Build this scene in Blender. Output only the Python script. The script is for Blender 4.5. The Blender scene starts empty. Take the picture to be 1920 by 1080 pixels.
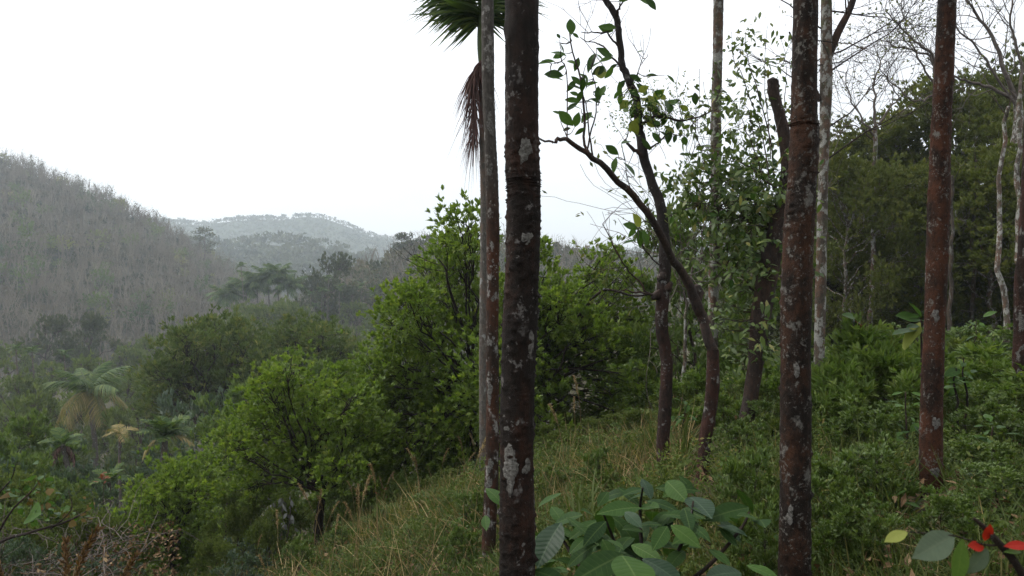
import bpy, math
import numpy as np
from mathutils import Vector, Matrix

rng = np.random.default_rng(11)
SC = bpy.context.scene
COL = SC.collection

# ------------------------------------------------------------------ camera, world, sun, exposure
PITCH = math.atan(40 / 1450)
CAMZ = 1.6
cam_data = bpy.data.cameras.new('camera')
cam_data.sensor_width = 36.0
cam_data.lens = 36.0 * 1450 / 1920
cam_data.clip_start = 0.05
cam_data.clip_end = 6000
cam_data.dof.use_dof = True
cam_data.dof.focus_distance = 8.0
cam_data.dof.aperture_fstop = 11.0
cam = bpy.data.objects.new('camera', cam_data)
cam.location = (0, 0, CAMZ)
cam.rotation_euler = (math.pi / 2 - PITCH, 0, 0)
COL.objects.link(cam)
SC.camera = cam

SUN_EL, SUN_AZ = math.radians(55), math.radians(-75)      # azimuth from +Y towards +X
world = bpy.data.worlds.new('World')
SC.world = world
world.use_nodes = True
wn = world.node_tree
wn.nodes.clear()
sky = wn.nodes.new('ShaderNodeTexSky')
sky.sky_type = 'NISHITA'
sky.sun_disc = False
sky.sun_elevation = SUN_EL
sky.sun_rotation = SUN_AZ
sky.dust_density = 4.0
sky.air_density = 1.0
overcast = wn.nodes.new('ShaderNodeMix')
overcast.data_type = 'RGBA'
overcast.inputs[0].default_value = 0.80
# overcast sky: three times as bright overhead as at the horizon
wtc = wn.nodes.new('ShaderNodeTexCoord')
wsep = wn.nodes.new('ShaderNodeSeparateXYZ')
wn.links.new(wtc.outputs['Generated'], wsep.inputs[0])
wel = wn.nodes.new('ShaderNodeMath')
wel.operation = 'MAXIMUM'
wel.inputs[1].default_value = 0.0
wn.links.new(wsep.outputs['Z'], wel.inputs[0])
wmad = wn.nodes.new('ShaderNodeMath')
wmad.operation = 'MULTIPLY_ADD'
wmad.inputs[1].default_value = 2 / 3
wmad.inputs[2].default_value = 1 / 3
wn.links.new(wel.outputs[0], wmad.inputs[0])
wcl = wn.nodes.new('ShaderNodeVectorMath')
wcl.operation = 'SCALE'
wcl.inputs[0].default_value = (12.6, 12.65, 12.9)
wno = wn.nodes.new('ShaderNodeTexNoise')
wno.inputs['Scale'].default_value = 2.2
wno.inputs['Detail'].default_value = 4
wmp = wn.nodes.new('ShaderNodeMapping')
wmp.inputs['Scale'].default_value = (1, 1, 3.5)
wn.links.new(wtc.outputs['Generated'], wmp.inputs['Vector'])
wn.links.new(wmp.outputs['Vector'], wno.inputs['Vector'])
wnm = wn.nodes.new('ShaderNodeMapRange')
wnm.inputs['To Min'].default_value = 0.84
wnm.inputs['To Max'].default_value = 1.14
wnm.inputs['From Min'].default_value = 0.3
wnm.inputs['From Max'].default_value = 0.7
wn.links.new(wno.outputs['Fac'], wnm.inputs['Value'])
wmu = wn.nodes.new('ShaderNodeMath')
wmu.operation = 'MULTIPLY'
wn.links.new(wmad.outputs[0], wmu.inputs[0])
wn.links.new(wnm.outputs['Result'], wmu.inputs[1])
wn.links.new(wmu.outputs[0], wcl.inputs['Scale'])
wn.links.new(wcl.outputs[0], overcast.inputs['B'])
bgn = wn.nodes.new('ShaderNodeBackground')
bgn.inputs['Strength'].default_value = 0.13
wout = wn.nodes.new('ShaderNodeOutputWorld')
wn.links.new(sky.outputs['Color'], overcast.inputs['A'])
wn.links.new(overcast.outputs['Result'], bgn.inputs['Color'])
wn.links.new(bgn.outputs['Background'], wout.inputs['Surface'])

sun_data = bpy.data.lights.new('sun', 'SUN')
sun_data.energy = 1.5
sun_data.angle = math.radians(18)
sun_data.color = (1.0, 0.96, 0.9)
sun = bpy.data.objects.new('sun', sun_data)
sd = Vector((math.sin(SUN_AZ) * math.cos(SUN_EL), math.cos(SUN_AZ) * math.cos(SUN_EL), math.sin(SUN_EL)))
sun.rotation_euler = sd.to_track_quat('Z', 'Y').to_euler()
sun.location = (0, 0, 60)
COL.objects.link(sun)

SC.view_settings.view_transform = 'Standard'
SC.view_settings.look = 'None'
SC.view_settings.exposure = 0.82
SC.view_settings.gamma = 1.0
SC.view_settings.use_curve_mapping = False
SC.render.engine = 'CYCLES'
cy = SC.cycles
cy.max_bounces = 5
cy.diffuse_bounces = 3
cy.glossy_bounces = 1
cy.transmission_bounces = 3
cy.transparent_max_bounces = 4
cy.volume_bounces = 3
cy.use_denoising = True
cy.denoiser = 'OPENIMAGEDENOISE'
cy.denoising_input_passes = 'RGB_ALBEDO_NORMAL'
cy.denoising_prefilter = 'NONE'
cy.caustics_reflective = False
cy.caustics_refractive = False
cy.sample_clamp_indirect = 6


# ------------------------------------------------------------------ helpers
def at(px, py, Y):
    """The world point at depth Y that the photograph shows at pixel (px, py)."""
    x, y = (px - 960) / 1450, (540 - py) / 1450
    c, s = math.cos(PITCH), math.sin(PITCH)
    d = np.array([x, c + y * s, -s + y * c])
    return np.array([0, 0, CAMZ]) + d * (Y / d[1])


def px2m(px, Y):
    return px * Y / 1450


def norm(a):
    return a / np.maximum(np.linalg.norm(a, axis=-1, keepdims=True), 1e-9)


def runit(n):
    return norm(rng.normal(size=(n, 3)))


class MB:
    """Collects vertices and faces; build() links them as one mesh object."""

    def __init__(self):
        self.v, self.q, self.t, self.r = [], [], [], []
        self.mq, self.mt = [], []
        self.n = 0

    def add(self, v, quads=None, tris=None, rnd=0.5, mat=0):
        v = np.asarray(v, float).reshape(-1, 3)
        if np.isscalar(rnd):
            rnd = np.full(len(v), rnd)
        self.v.append(v)
        self.r.append(np.asarray(rnd, float))
        if quads is not None and len(quads):
            self.q.append(np.asarray(quads, np.int64) + self.n)
            self.mq.append(np.full(len(quads), mat))
        if tris is not None and len(tris):
            self.t.append(np.asarray(tris, np.int64) + self.n)
            self.mt.append(np.full(len(tris), mat))
        self.n += len(v)

    def mesh(self, name, mats, offset=None, smooth=True):
        V = np.concatenate(self.v)
        if offset is not None:
            V = V - np.asarray(offset, float)
        R = np.concatenate(self.r)
        Q = np.concatenate(self.q) if self.q else np.zeros((0, 4), np.int64)
        T = np.concatenate(self.t) if self.t else np.zeros((0, 3), np.int64)
        me = bpy.data.meshes.new(name)
        me.vertices.add(len(V))
        me.vertices.foreach_set('co', V.astype(np.float32).ravel())
        loops = np.concatenate([Q.ravel(), T.ravel()]).astype(np.int32)
        me.loops.add(len(loops))
        me.loops.foreach_set('vertex_index', loops)
        npoly = len(Q) + len(T)
        starts = np.concatenate([np.arange(len(Q)) * 4, len(Q) * 4 + np.arange(len(T)) * 3]).astype(np.int32)
        me.polygons.add(npoly)
        me.polygons.foreach_set('loop_start', starts)
        mi = np.concatenate(self.mq + self.mt).astype(np.int32) if npoly else np.zeros(0, np.int32)
        for m in (mats if isinstance(mats, (list, tuple)) else [mats]):
            me.materials.append(m)
        me.polygons.foreach_set('material_index', mi)
        me.polygons.foreach_set('use_smooth', np.full(npoly, smooth))
        a = me.attributes.new('rnd', 'FLOAT', 'POINT')
        a.data.foreach_set('value', R.astype(np.float32))
        me.update(calc_edges=True)
        return me

    def build(self, name, mats, parent=None, smooth=True, kind=None, label=None):
        off = None if parent is None else np.array(parent.location)
        o = bpy.data.objects.new(name, self.mesh(name, mats, off, smooth))
        COL.objects.link(o)
        if parent is not None:
            o.parent = parent
        if kind:
            o['kind'] = kind
        if label:
            o['label'] = label
        return o


def thing(name, loc, label, cat, group=None):
    o = bpy.data.objects.new(name, None)
    o.empty_display_size = 0.2
    o.location = [float(c) for c in loc]
    o['label'] = label
    o['category'] = cat
    if group:
        o['group'] = group
    COL.objects.link(o)
    return o


def children_of(root):
    return [o for o in COL.objects if o.parent == root]


def copy_thing(root, kids, loc, rotz=0.0, scale=(1, 1, 1), label=None, group=None):
    r = root.copy()
    COL.objects.link(r)
    r.location = [float(c) for c in loc]
    r.rotation_euler = (0, 0, rotz)
    r.scale = scale
    if label:
        r['label'] = label
    if group:
        r['group'] = group
    for k in kids:
        c = k.copy()
        COL.objects.link(c)
        c.parent = r
    return r


def tag(o, label=None, cat=None, kind=None, group=None):
    if label:
        o['label'] = label
    if cat:
        o['category'] = cat
    if kind:
        o['kind'] = kind
    if group:
        o['group'] = group
    return o


def smoothpath(P, n):
    """Catmull-Rom resampling of the points P (any number of columns) to n points."""
    P = np.asarray(P, float)
    if len(P) == 2:
        return P[0] + (P[1] - P[0]) * np.linspace(0, 1, n)[:, None]
    E = np.vstack([2 * P[0] - P[1], P, 2 * P[-1] - P[-2]])
    u = np.linspace(0, len(P) - 1 - 1e-6, n)
    i = u.astype(int)
    f = (u - i)[:, None]
    a, b, c, d = E[i], E[i + 1], E[i + 2], E[i + 3]
    return 0.5 * ((2 * b) + (-a + c) * f + (2 * a - 5 * b + 4 * c - d) * f ** 2 + (-a + 3 * b - 3 * c + d) * f ** 3)


def tube(mb, P, R, sides=6, rnd=0.5, mat=0, bump=0.0):
    P = np.asarray(P, float)
    n = len(P)
    R = np.broadcast_to(np.asarray(R, float), (n,)).copy()
    T = np.gradient(P, axis=0)
    T = norm(T)
    ref = np.array([1.0, 0.13, 0.05]) if abs(T[:, 0]).mean() < 0.75 else np.array([0.05, 0.2, 1.0])
    U = norm(np.cross(T, ref))
    W = np.cross(T, U)
    a = np.arange(sides) * 2 * math.pi / sides
    rr = R[:, None] * (1 + bump * rng.normal(size=(n, sides)))
    ring = P[:, None, :] + rr[:, :, None] * (np.cos(a)[None, :, None] * U[:, None, :] + np.sin(a)[None, :, None] * W[:, None, :])
    V = ring.reshape(-1, 3)
    i = np.arange(n - 1)[:, None] * sides
    j = np.arange(sides)[None, :]
    k = (j + 1) % sides
    Q = np.stack([i + j, i + k, i + sides + k, i + sides + j], -1).reshape(-1, 4)
    mb.add(V, quads=Q, rnd=rnd, mat=mat)
    # end cap
    e = mb.n
    mb.add(np.vstack([V[-sides:], P[-1] + T[-1] * R[-1] * 0.6]),
           tris=np.stack([np.arange(sides), (np.arange(sides) + 1) % sides, np.full(sides, sides)], -1), rnd=rnd, mat=mat)


def wobble(a, b, n, amp, sag=0.0):
    a, b = np.asarray(a, float), np.asarray(b, float)
    s = np.linspace(0, 1, n)[:, None]
    L = np.linalg.norm(b - a)
    P = a + (b - a) * s
    off = rng.normal(size=(n, 3)).cumsum(0)
    off = off - s * off[-1] - (1 - s) * off[0]
    P = P + off * amp * L / math.sqrt(n)
    P[:, 2] += sag * L * (s * (1 - s) * 4)[:, 0]
    return P


def leaves(mb, P, D, N, L, W, rnd=None, fold=0.18, mat=0, wide=0.48):
    """Small folded leaf: two triangles hinged on the midrib."""
    n = len(P)
    L = np.broadcast_to(np.asarray(L, float), (n,))[:, None]
    W = np.broadcast_to(np.asarray(W, float), (n,))[:, None]
    D = norm(D)
    S = norm(np.cross(D, N))
    Nn = np.cross(S, D)
    mid = P + D * L * wide + Nn * W * fold
    V = np.stack([P, mid + S * W / 2, P + D * L, mid - S * W / 2], 1).reshape(-1, 3)
    i = np.arange(n)[:, None] * 4
    T = np.concatenate([i + np.array([0, 1, 2]), i + np.array([0, 2, 3])])
    if rnd is None:
        rnd = rng.random(n)
    mb.add(V, tris=T, rnd=np.repeat(rnd, 4), mat=mat)


def strips(mb, P, D, N, L, W, droop=0.3, nseg=2, prof='blade', rnd=None, mat=0, down=None):
    """Ribbons that bend as they go: grass blades, palm leaflets, long leaves."""
    n = len(P)
    L = np.broadcast_to(np.asarray(L, float), (n,))
    W = np.broadcast_to(np.asarray(W, float), (n,))
    droop = np.broadcast_to(np.asarray(droop, float), (n,))
    D = norm(D)
    S = norm(np.cross(D, N))
    s = np.linspace(0, 1, nseg + 1)
    if prof == 'blade':
        w = (1 - s) ** 0.7 * 0.9 + 0.05
    elif prof == 'leaf':
        w = np.sin(math.pi * np.clip(s, 0.04, 0.985) ** 0.8)
    else:
        w = np.where(s < 0.6, 1.0, 1 - (s - 0.6) / 0.4 * 0.92)
    C = P[:, None, :] + D[:, None, :] * (L[:, None] * s)[:, :, None]
    C[:, :, 2] -= (L * droop)[:, None] * s[None, :] ** 2
    hw = 0.5 * W[:, None] * w[None, :]
    A = C + S[:, None, :] * hw[:, :, None]
    B = C - S[:, None, :] * hw[:, :, None]
    V = np.stack([A, B], 2).reshape(n, -1, 3)
    m = 2 * (nseg + 1)
    base = np.arange(n)[:, None, None] * m + (np.arange(nseg) * 2)[None, :, None]
    Q = (base + np.array([0, 1, 3, 2])[None, None, :]).reshape(-1, 4)
    if rnd is None:
        rnd = rng.random(n)
    mb.add(V.reshape(-1, 3), quads=Q, rnd=np.repeat(rnd, m), mat=mat)


def vnoise(x, y, sc, seed=0):
    """Cheap smooth noise, vectorised."""
    x, y = np.asarray(x, float) / sc, np.asarray(y, float) / sc
    s = seed * 1.7
    return (np.sin(x * 1.3 + y * 0.7 + s) + np.sin(-x * 0.8 + y * 1.6 + 2.1 * s + 1) + np.sin(x * 2.3 - y * 1.1 + s * 3 + 2) * 0.6
            + np.sin(x * 1.9 + y * 2.7 + s * 0.7) * 0.5) / 3.1


# ------------------------------------------------------------------ materials
def new_mat(name):
    m = bpy.data.materials.new(name)
    m.use_nodes = True
    nt = m.node_tree
    nt.nodes.clear()
    out = nt.nodes.new('ShaderNodeOutputMaterial')
    return m, nt, out


def ramp(nt, stops):
    r = nt.nodes.new('ShaderNodeValToRGB')
    el = r.color_ramp.elements
    while len(el) < len(stops):
        el.new(0.5)
    for e, (p, c) in zip(el, stops):
        e.position = p
        e.color = (*c, 1)
    return r


def leaf_mat(name, stops, rough=0.45, trans=0.30, spec=0.35, tint=(1.25, 1.35, 0.6)):
    m, nt, out = new_mat(name)
    at_ = nt.nodes.new('ShaderNodeAttribute')
    at_.attribute_name = 'rnd'
    r = ramp(nt, stops)
    nt.links.new(at_.outputs['Fac'], r.inputs['Fac'])
    p = nt.nodes.new('ShaderNodeBsdfPrincipled')
    p.inputs['Roughness'].default_value = rough
    p.inputs['Specular IOR Level'].default_value = spec
    nt.links.new(r.outputs['Color'], p.inputs['Base Color'])
    if trans > 0:
        t = nt.nodes.new('ShaderNodeBsdfTranslucent')
        mul = nt.nodes.new('ShaderNodeMix')
        mul.data_type = 'RGBA'
        mul.blend_type = 'MULTIPLY'
        mul.inputs[0].default_value = 1.0
        nt.links.new(r.outputs['Color'], mul.inputs['A'])
        mul.inputs['B'].default_value = (*tint, 1)
        nt.links.new(mul.outputs['Result'], t.inputs['Color'])
        mx = nt.nodes.new('ShaderNodeMixShader')
        mx.inputs[0].default_value = trans
        nt.links.new(p.outputs[0], mx.inputs[1])
        nt.links.new(t.outputs[0], mx.inputs[2])
        nt.links.new(mx.outputs[0], out.inputs['Surface'])
    else:
        nt.links.new(p.outputs[0], out.inputs['Surface'])
    return m


def plain_mat(name, c1, c2, scale=8.0, rough=0.85, bump=0.3):
    m, nt, out = new_mat(name)
    tc = nt.nodes.new('ShaderNodeTexCoord')
    no = nt.nodes.new('ShaderNodeTexNoise')
    no.inputs['Scale'].default_value = scale
    no.inputs['Detail'].default_value = 6
    no.inputs['Roughness'].default_value = 0.65
    nt.links.new(tc.outputs['Object'], no.inputs['Vector'])
    r = ramp(nt, [(0.32, c1), (0.68, c2)])
    nt.links.new(no.outputs['Fac'], r.inputs['Fac'])
    p = nt.nodes.new('ShaderNodeBsdfPrincipled')
    p.inputs['Roughness'].default_value = rough
    p.inputs['Specular IOR Level'].default_value = 0.2
    nt.links.new(r.outputs['Color'], p.inputs['Base Color'])
    if bump:
        b = nt.nodes.new('ShaderNodeBump')
        b.inputs['Strength'].default_value = bump
        b.inputs['Distance'].default_value = 0.03
        nt.links.new(no.outputs['Fac'], b.inputs['Height'])
        nt.links.new(b.outputs['Normal'], p.inputs['Normal'])
    nt.links.new(p.outputs[0], out.inputs['Surface'])
    return m


def bark_mat(name, dark, rust, pale, rust_lo=0.45, rust_hi=0.62, lichen=0.60, lichen_scale=9.0, ring=0.0, green=None, seed=0.0, soft=0.03, top=None, speck=0.66):
    """Areca bark: dark base, rust-red algae film, pale crusts of lichen, faint leaf-scar rings."""
    m, nt, out = new_mat(name)
    N = nt.nodes.new
    L = nt.links.new
    tc = N('ShaderNodeTexCoord')
    mp = N('ShaderNodeMapping')
    mp.inputs['Location'].default_value = (seed, seed * 1.7, seed * 0.6)
    L(tc.outputs['Object'], mp.inputs['Vector'])

    def noise(scale, detail, rough, stretch=(1, 1, 1)):
        ms = N('ShaderNodeMapping')
        ms.inputs['Scale'].default_value = stretch
        L(mp.outputs['Vector'], ms.inputs['Vector'])
        n_ = N('ShaderNodeTexNoise')
        n_.inputs['Scale'].default_value = scale
        n_.inputs['Detail'].default_value = detail
        n_.inputs['Roughness'].default_value = rough
        L(ms.outputs['Vector'], n_.inputs['Vector'])
        return n_

    def mixc(fac, a, b):
        x = N('ShaderNodeMix')
        x.data_type = 'RGBA'
        L(fac, x.inputs[0])
        for sock, v in (('A', a), ('B', b)):
            if isinstance(v, tuple):
                x.inputs[sock].default_value = (*v, 1)
            else:
                L(v, x.inputs[sock])
        return x.outputs['Result']

    def step(sock, lo, hi):
        x = N('ShaderNodeMapRange')
        x.interpolation_type = 'SMOOTHSTEP'
        x.inputs['From Min'].default_value = lo
        x.inputs['From Max'].default_value = hi
        L(sock, x.inputs['Value'])
        return x.outputs['Result']

    grain = noise(38, 8, 0.75, (1, 1, 0.45))
    d2 = tuple(c * 0.45 for c in dark)
    base = mixc(step(grain.outputs['Fac'], 0.35, 0.65), d2, dark)
    n1 = noise(5.0, 9, 0.80, (1, 1, 0.6))
    col = mixc(step(n1.outputs['Fac'], rust_lo, rust_hi), base, rust)
    n1b = noise(26, 6, 0.8)
    col = mixc(step(n1b.outputs['Fac'], 0.52, 0.70), col, d2)
    if top:
        sep = N('ShaderNodeSeparateXYZ')
        L(tc.outputs['Object'], sep.inputs[0])
        wob = N('ShaderNodeMath')
        wob.operation = 'MULTIPLY_ADD'
        L(n1.outputs['Fac'], wob.inputs[0])
        wob.inputs[1].default_value = 1.6
        L(sep.outputs['Z'], wob.inputs[2])
        col = mixc(step(wob.outputs[0], top[0] + .8, top[1] + .8), col, mixc(step(grain.outputs['Fac'], 0.35, 0.65), tuple(c * .5 for c in top[2]), top[2]))
    if green:
        n3 = noise(4.5, 5, 0.7)
        col = mixc(step(n3.outputs['Fac'], 0.50, 0.66), col, green)
    n2 = noise(lichen_scale, 5, 0.62, (1, 1, 0.7))
    n2m = noise(70, 4, 0.8)
    pale_v = mixc(step(n2m.outputs['Fac'], 0.35, 0.7), tuple(c * 0.55 for c in pale), pale)
    col = mixc(step(n2.outputs['Fac'], lichen, lichen + soft), col, pale_v)
    n4 = noise(lichen_scale * 3.0, 5, 0.7)
    n5 = noise(lichen_scale * 0.55, 4, 0.6)
    cl = N('ShaderNodeMath')
    cl.operation = 'MULTIPLY_ADD'
    L(n5.outputs['Fac'], cl.inputs[0])
    cl.inputs[1].default_value = 0.55
    L(n4.outputs['Fac'], cl.inputs[2])
    col = mixc(step(cl.outputs[0], speck + .275, speck + .355), col, pale_v)
    if ring:
        w = N('ShaderNodeTexWave')
        w.bands_direction = 'Z'
        w.inputs['Scale'].default_value = ring
        w.inputs['Distortion'].default_value = 0.6
        w.inputs['Detail'].default_value = 2
        L(mp.outputs['Vector'], w.inputs['Vector'])
        col = mixc(step(w.outputs['Fac'], 0.55, 0.95), col, tuple(c * 0.5 for c in dark))
    p = N('ShaderNodeBsdfPrincipled')
    p.inputs['Roughness'].default_value = 0.85
    p.inputs['Specular IOR Level'].default_value = 0.15
    L(col, p.inputs['Base Color'])
    b = N('ShaderNodeBump')
    b.inputs['Strength'].default_value = 0.9
    b.inputs['Distance'].default_value = 0.02
    L(grain.outputs['Fac'], b.inputs['Height'])
    L(b.outputs['Normal'], p.inputs['Normal'])
    L(p.outputs[0], out.inputs['Surface'])
    return m


M = {}
M['ground'] = plain_mat('soil_and_litter', (0.018, 0.016, 0.008), (0.055, 0.048, 0.02), 3.0, 0.95, 0.6)
M['hill'] = plain_mat('dry_hillside', (0.026, 0.027, 0.016), (0.055, 0.048, 0.032), 0.15, 0.95, 0.0)
M['farhill'] = plain_mat('wooded_hillside', (0.02, 0.03, 0.015), (0.05, 0.06, 0.03), 0.05, 0.95, 0.0)
M['cashew'] = leaf_mat('bright_green_leaves', [(0.0, (0.052, 0.092, 0.014)), (0.5, (0.112, 0.170, 0.029)), (0.90, (0.165, 0.212, 0.042)), (1.0, (0.22, 0.21, 0.055))], 0.5, 0.44, 0.3)
M['cashew_pale'] = leaf_mat('young_yellow_green_leaves', [(0.0, (0.05, 0.095, 0.016)), (0.6, (0.10, 0.16, 0.03)), (1.0, (0.19, 0.20, 0.05))])
M['mango'] = leaf_mat('dull_olive_leaves', [(0.0, (0.034, 0.058, 0.015)), (0.6, (0.072, 0.102, 0.026)), (1.0, (0.17, 0.16, 0.05))], 0.6, 0.32, 0.15)
M['dark'] = leaf_mat('dark_evergreen_leaves', [(0.0, (0.022, 0.033, 0.011)), (0.6, (0.044, 0.056, 0.018)), (1.0, (0.095, 0.09, 0.03))], 0.5, 0.25)
M['olive'] = leaf_mat('olive_forest_leaves', [(0.0, (0.042, 0.056, 0.015)), (0.6, (0.084, 0.100, 0.027)), (1.0, (0.155, 0.15, 0.048))], 0.6, 0.32, 0.15)
M['bush'] = leaf_mat('fresh_shrub_leaves', [(0.0, (0.036, 0.064, 0.013)), (0.5, (0.070, 0.112, 0.024)), (0.92, (0.115, 0.155, 0.035)), (1.0, (0.22, 0.20, 0.06))], 0.5, 0.3)
M['slope'] = leaf_mat('slope_bush_leaves', [(0.0, (0.042, 0.066, 0.015)), (0.5, (0.082, 0.112, 0.028)), (0.92, (0.125, 0.15, 0.04)), (1.0, (0.22, 0.14, 0.055))], 0.6, 0.3, 0.15)
M['feather'] = leaf_mat('pale_leafy_shrub_leaves', [(0.0, (0.050, 0.088, 0.020)), (0.5, (0.090, 0.138, 0.032)), (1.0, (0.155, 0.19, 0.052))], 0.6, 0.36, 0.15)
M['herb'] = leaf_mat('mixed_herb_leaves', [(0.0, (0.024, 0.040, 0.010)), (0.5, (0.054, 0.080, 0.018)), (0.85, (0.092, 0.118, 0.028)), (1.0, (0.15, 0.12, 0.045))], 0.65, 0.32, 0.12)
M['bluish'] = leaf_mat('grey_green_leaves', [(0.0, (0.03, 0.05, 0.03)), (0.6, (0.055, 0.085, 0.05)), (1.0, (0.10, 0.13, 0.08))], 0.5, 0.25)
M['sapling'] = leaf_mat('thick_sapling_leaves', [(0.0, (0.018, 0.040, 0.012)), (0.7, (0.04, 0.085, 0.018)), (1.0, (0.12, 0.17, 0.03))], 0.4, 0.35)
M['coffee'] = None
M['dryleaf'] = leaf_mat('dead_brown_leaves', [(0.0, (0.055, 0.035, 0.02)), (0.6, (0.12, 0.075, 0.04)), (1.0, (0.22, 0.16, 0.09))], 0.8, 0.15, 0.1, (1.2, 1.0, 0.7))
M['greyleaf'] = leaf_mat('pale_withered_leaves', [(0.0, (0.09, 0.095, 0.085)), (1.0, (0.22, 0.225, 0.21))], 0.8, 0.1, 0.1, (1, 1, 1))
M['flush'] = leaf_mat('orange_red_flush_leaves', [(0.0, (0.075, 0.032, 0.013)), (0.6, (0.135, 0.050, 0.018)), (1.0, (0.17, 0.085, 0.028))], 0.6, 0.3, 0.2, (1.2, 0.9, 0.6))
M['grass'] = leaf_mat('grass_blades', [(0.0, (0.035, 0.060, 0.014)), (0.45, (0.072, 0.095, 0.024)), (0.72, (0.13, 0.12, 0.04)), (1.0, (0.27, 0.205, 0.095))], 0.6, 0.3, 0.25)
M['straw'] = leaf_mat('dry_straw', [(0.0, (0.10, 0.07, 0.03)), (0.6, (0.22, 0.165, 0.075)), (1.0, (0.36, 0.28, 0.14))], 0.7, 0.2, 0.2, (1.1, 1.0, 0.8))
M['palm'] = leaf_mat('palm_leaflets', [(0.0, (0.022, 0.048, 0.012)), (0.6, (0.045, 0.082, 0.02)), (1.0, (0.10, 0.13, 0.03))], 0.6, 0.3, 0.15)
M['palm_yellow'] = leaf_mat('yellowing_palm_leaflets', [(0.0, (0.10, 0.095, 0.03)), (0.6, (0.17, 0.145, 0.05)), (1.0, (0.27, 0.20, 0.09))], 0.6, 0.3, 0.15)
M['palm_dead'] = leaf_mat('dead_palm_leaflets', [(0.0, (0.05, 0.028, 0.025)), (0.6, (0.09, 0.05, 0.045)), (1.0, (0.14, 0.085, 0.07))], 0.8, 0.1, 0.1, (1, 1, 1))
M['shaft'] = plain_mat('green_crownshaft', (0.035, 0.06, 0.018), (0.07, 0.095, 0.03), 5, 0.5, 0.05)
M['twig'] = plain_mat('grey_brown_twigs', (0.045, 0.036, 0.030), (0.13, 0.11, 0.095), 12, 0.9, 0.3)
M['twig_pale'] = plain_mat('pale_dry_branches', (0.10, 0.09, 0.078), (0.23, 0.21, 0.185), 9, 0.9, 0.2)
M['hillwood'] = plain_mat('bleached_rubber_tree_bark', (0.074, 0.063, 0.044), (0.180, 0.157, 0.116), 0.12, 0.95, 0.0)
M['bark_dark'] = bark_mat('dark_damp_bark', (0.0210, 0.0168, 0.0140), (0.0350, 0.0238, 0.0168), (0.1600, 0.1600, 0.1440), lichen=0.66, lichen_scale=14, seed=3.1)
M['bark_branch'] = bark_mat('brown_branch_bark', (0.0450, 0.0345, 0.0300), (0.0638, 0.0375, 0.0270), (0.1920, 0.1840, 0.1680), lichen=0.64, lichen_scale=16, seed=5.7)
M['bark_grey'] = bark_mat('pale_lichened_bark', (0.10, 0.085, 0.07), (0.13, 0.075, 0.05), (0.34, 0.34, 0.31), lichen=0.50, lichen_scale=12, green=(0.06, 0.07, 0.03), seed=8.4, soft=0.08)
M['bark_wood'] = bark_mat('dull_wood_bark', (0.06, 0.052, 0.043), (0.07, 0.05, 0.035), (0.17, 0.17, 0.155), lichen=0.56, lichen_scale=12, seed=18.4, soft=0.08)
M['bark_rust'] = bark_mat('rust_red_bark', (0.018, 0.013, 0.010), (0.056, 0.0245, 0.0125), (0.16, 0.152, 0.135), rust_lo=0.45, rust_hi=0.66, lichen=0.59, lichen_scale=18, seed=1.3, soft=.09, top=(2.6, 4.2, (.036, .031, .028)), speck=0.585)
M['bark_red'] = bark_mat('deep_red_bark', (0.022, 0.014, 0.010), (0.068, 0.026, 0.013), (0.16, 0.152, 0.135), rust_lo=0.40, rust_hi=0.62, lichen=0.60, lichen_scale=19, seed=7.9, soft=.09, speck=0.59)
M['bark_rust_dark'] = bark_mat('dark_red_stained_bark', (0.016, 0.0115, 0.009), (0.040, 0.017, 0.010), (0.16, 0.15, 0.14), rust_lo=0.44, rust_hi=0.66, lichen=0.63, lichen_scale=12, seed=14.2, soft=.10, top=(2.3, 3.6, (.024, .021, .019)), speck=0.61)
M['bark_blotch'] = bark_mat('rust_bark_with_white_blotches', (0.0270, 0.0179, 0.0140), (0.0513, 0.0216, 0.0151), (0.2074, 0.2016, 0.1843), rust_lo=0.42, rust_hi=0.62, lichen=0.60, lichen_scale=11, seed=21.0, soft=.08, speck=0.63)
M['bark_knot'] = bark_mat('knotted_tree_bark', (0.0270, 0.0184, 0.0151), (0.0459, 0.0216, 0.0157), (0.1958, 0.1901, 0.1786), rust_lo=0.42, rust_hi=0.62, lichen=0.60, lichen_scale=11, seed=41.0, soft=.08, top=(1.5, 2.3, (0.0335, 0.0281, 0.0259)), speck=0.63)
M['bark_slim'] = bark_mat('slim_palm_bark', (0.032, 0.022, 0.016), (0.066, 0.026, 0.014), (0.28, 0.27, 0.25), rust_lo=0.42, rust_hi=0.64, lichen=0.57, lichen_scale=13, seed=31.0, soft=.10, top=(2.6, 3.6, (.085, .077, .068)), speck=0.64)
M['bark_ringed'] = bark_mat('ringed_grey_palm_bark', (0.13, 0.12, 0.105), (0.12, 0.085, 0.065), (0.30, 0.30, 0.28), lichen=0.60, lichen_scale=10, seed=2.2)


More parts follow.
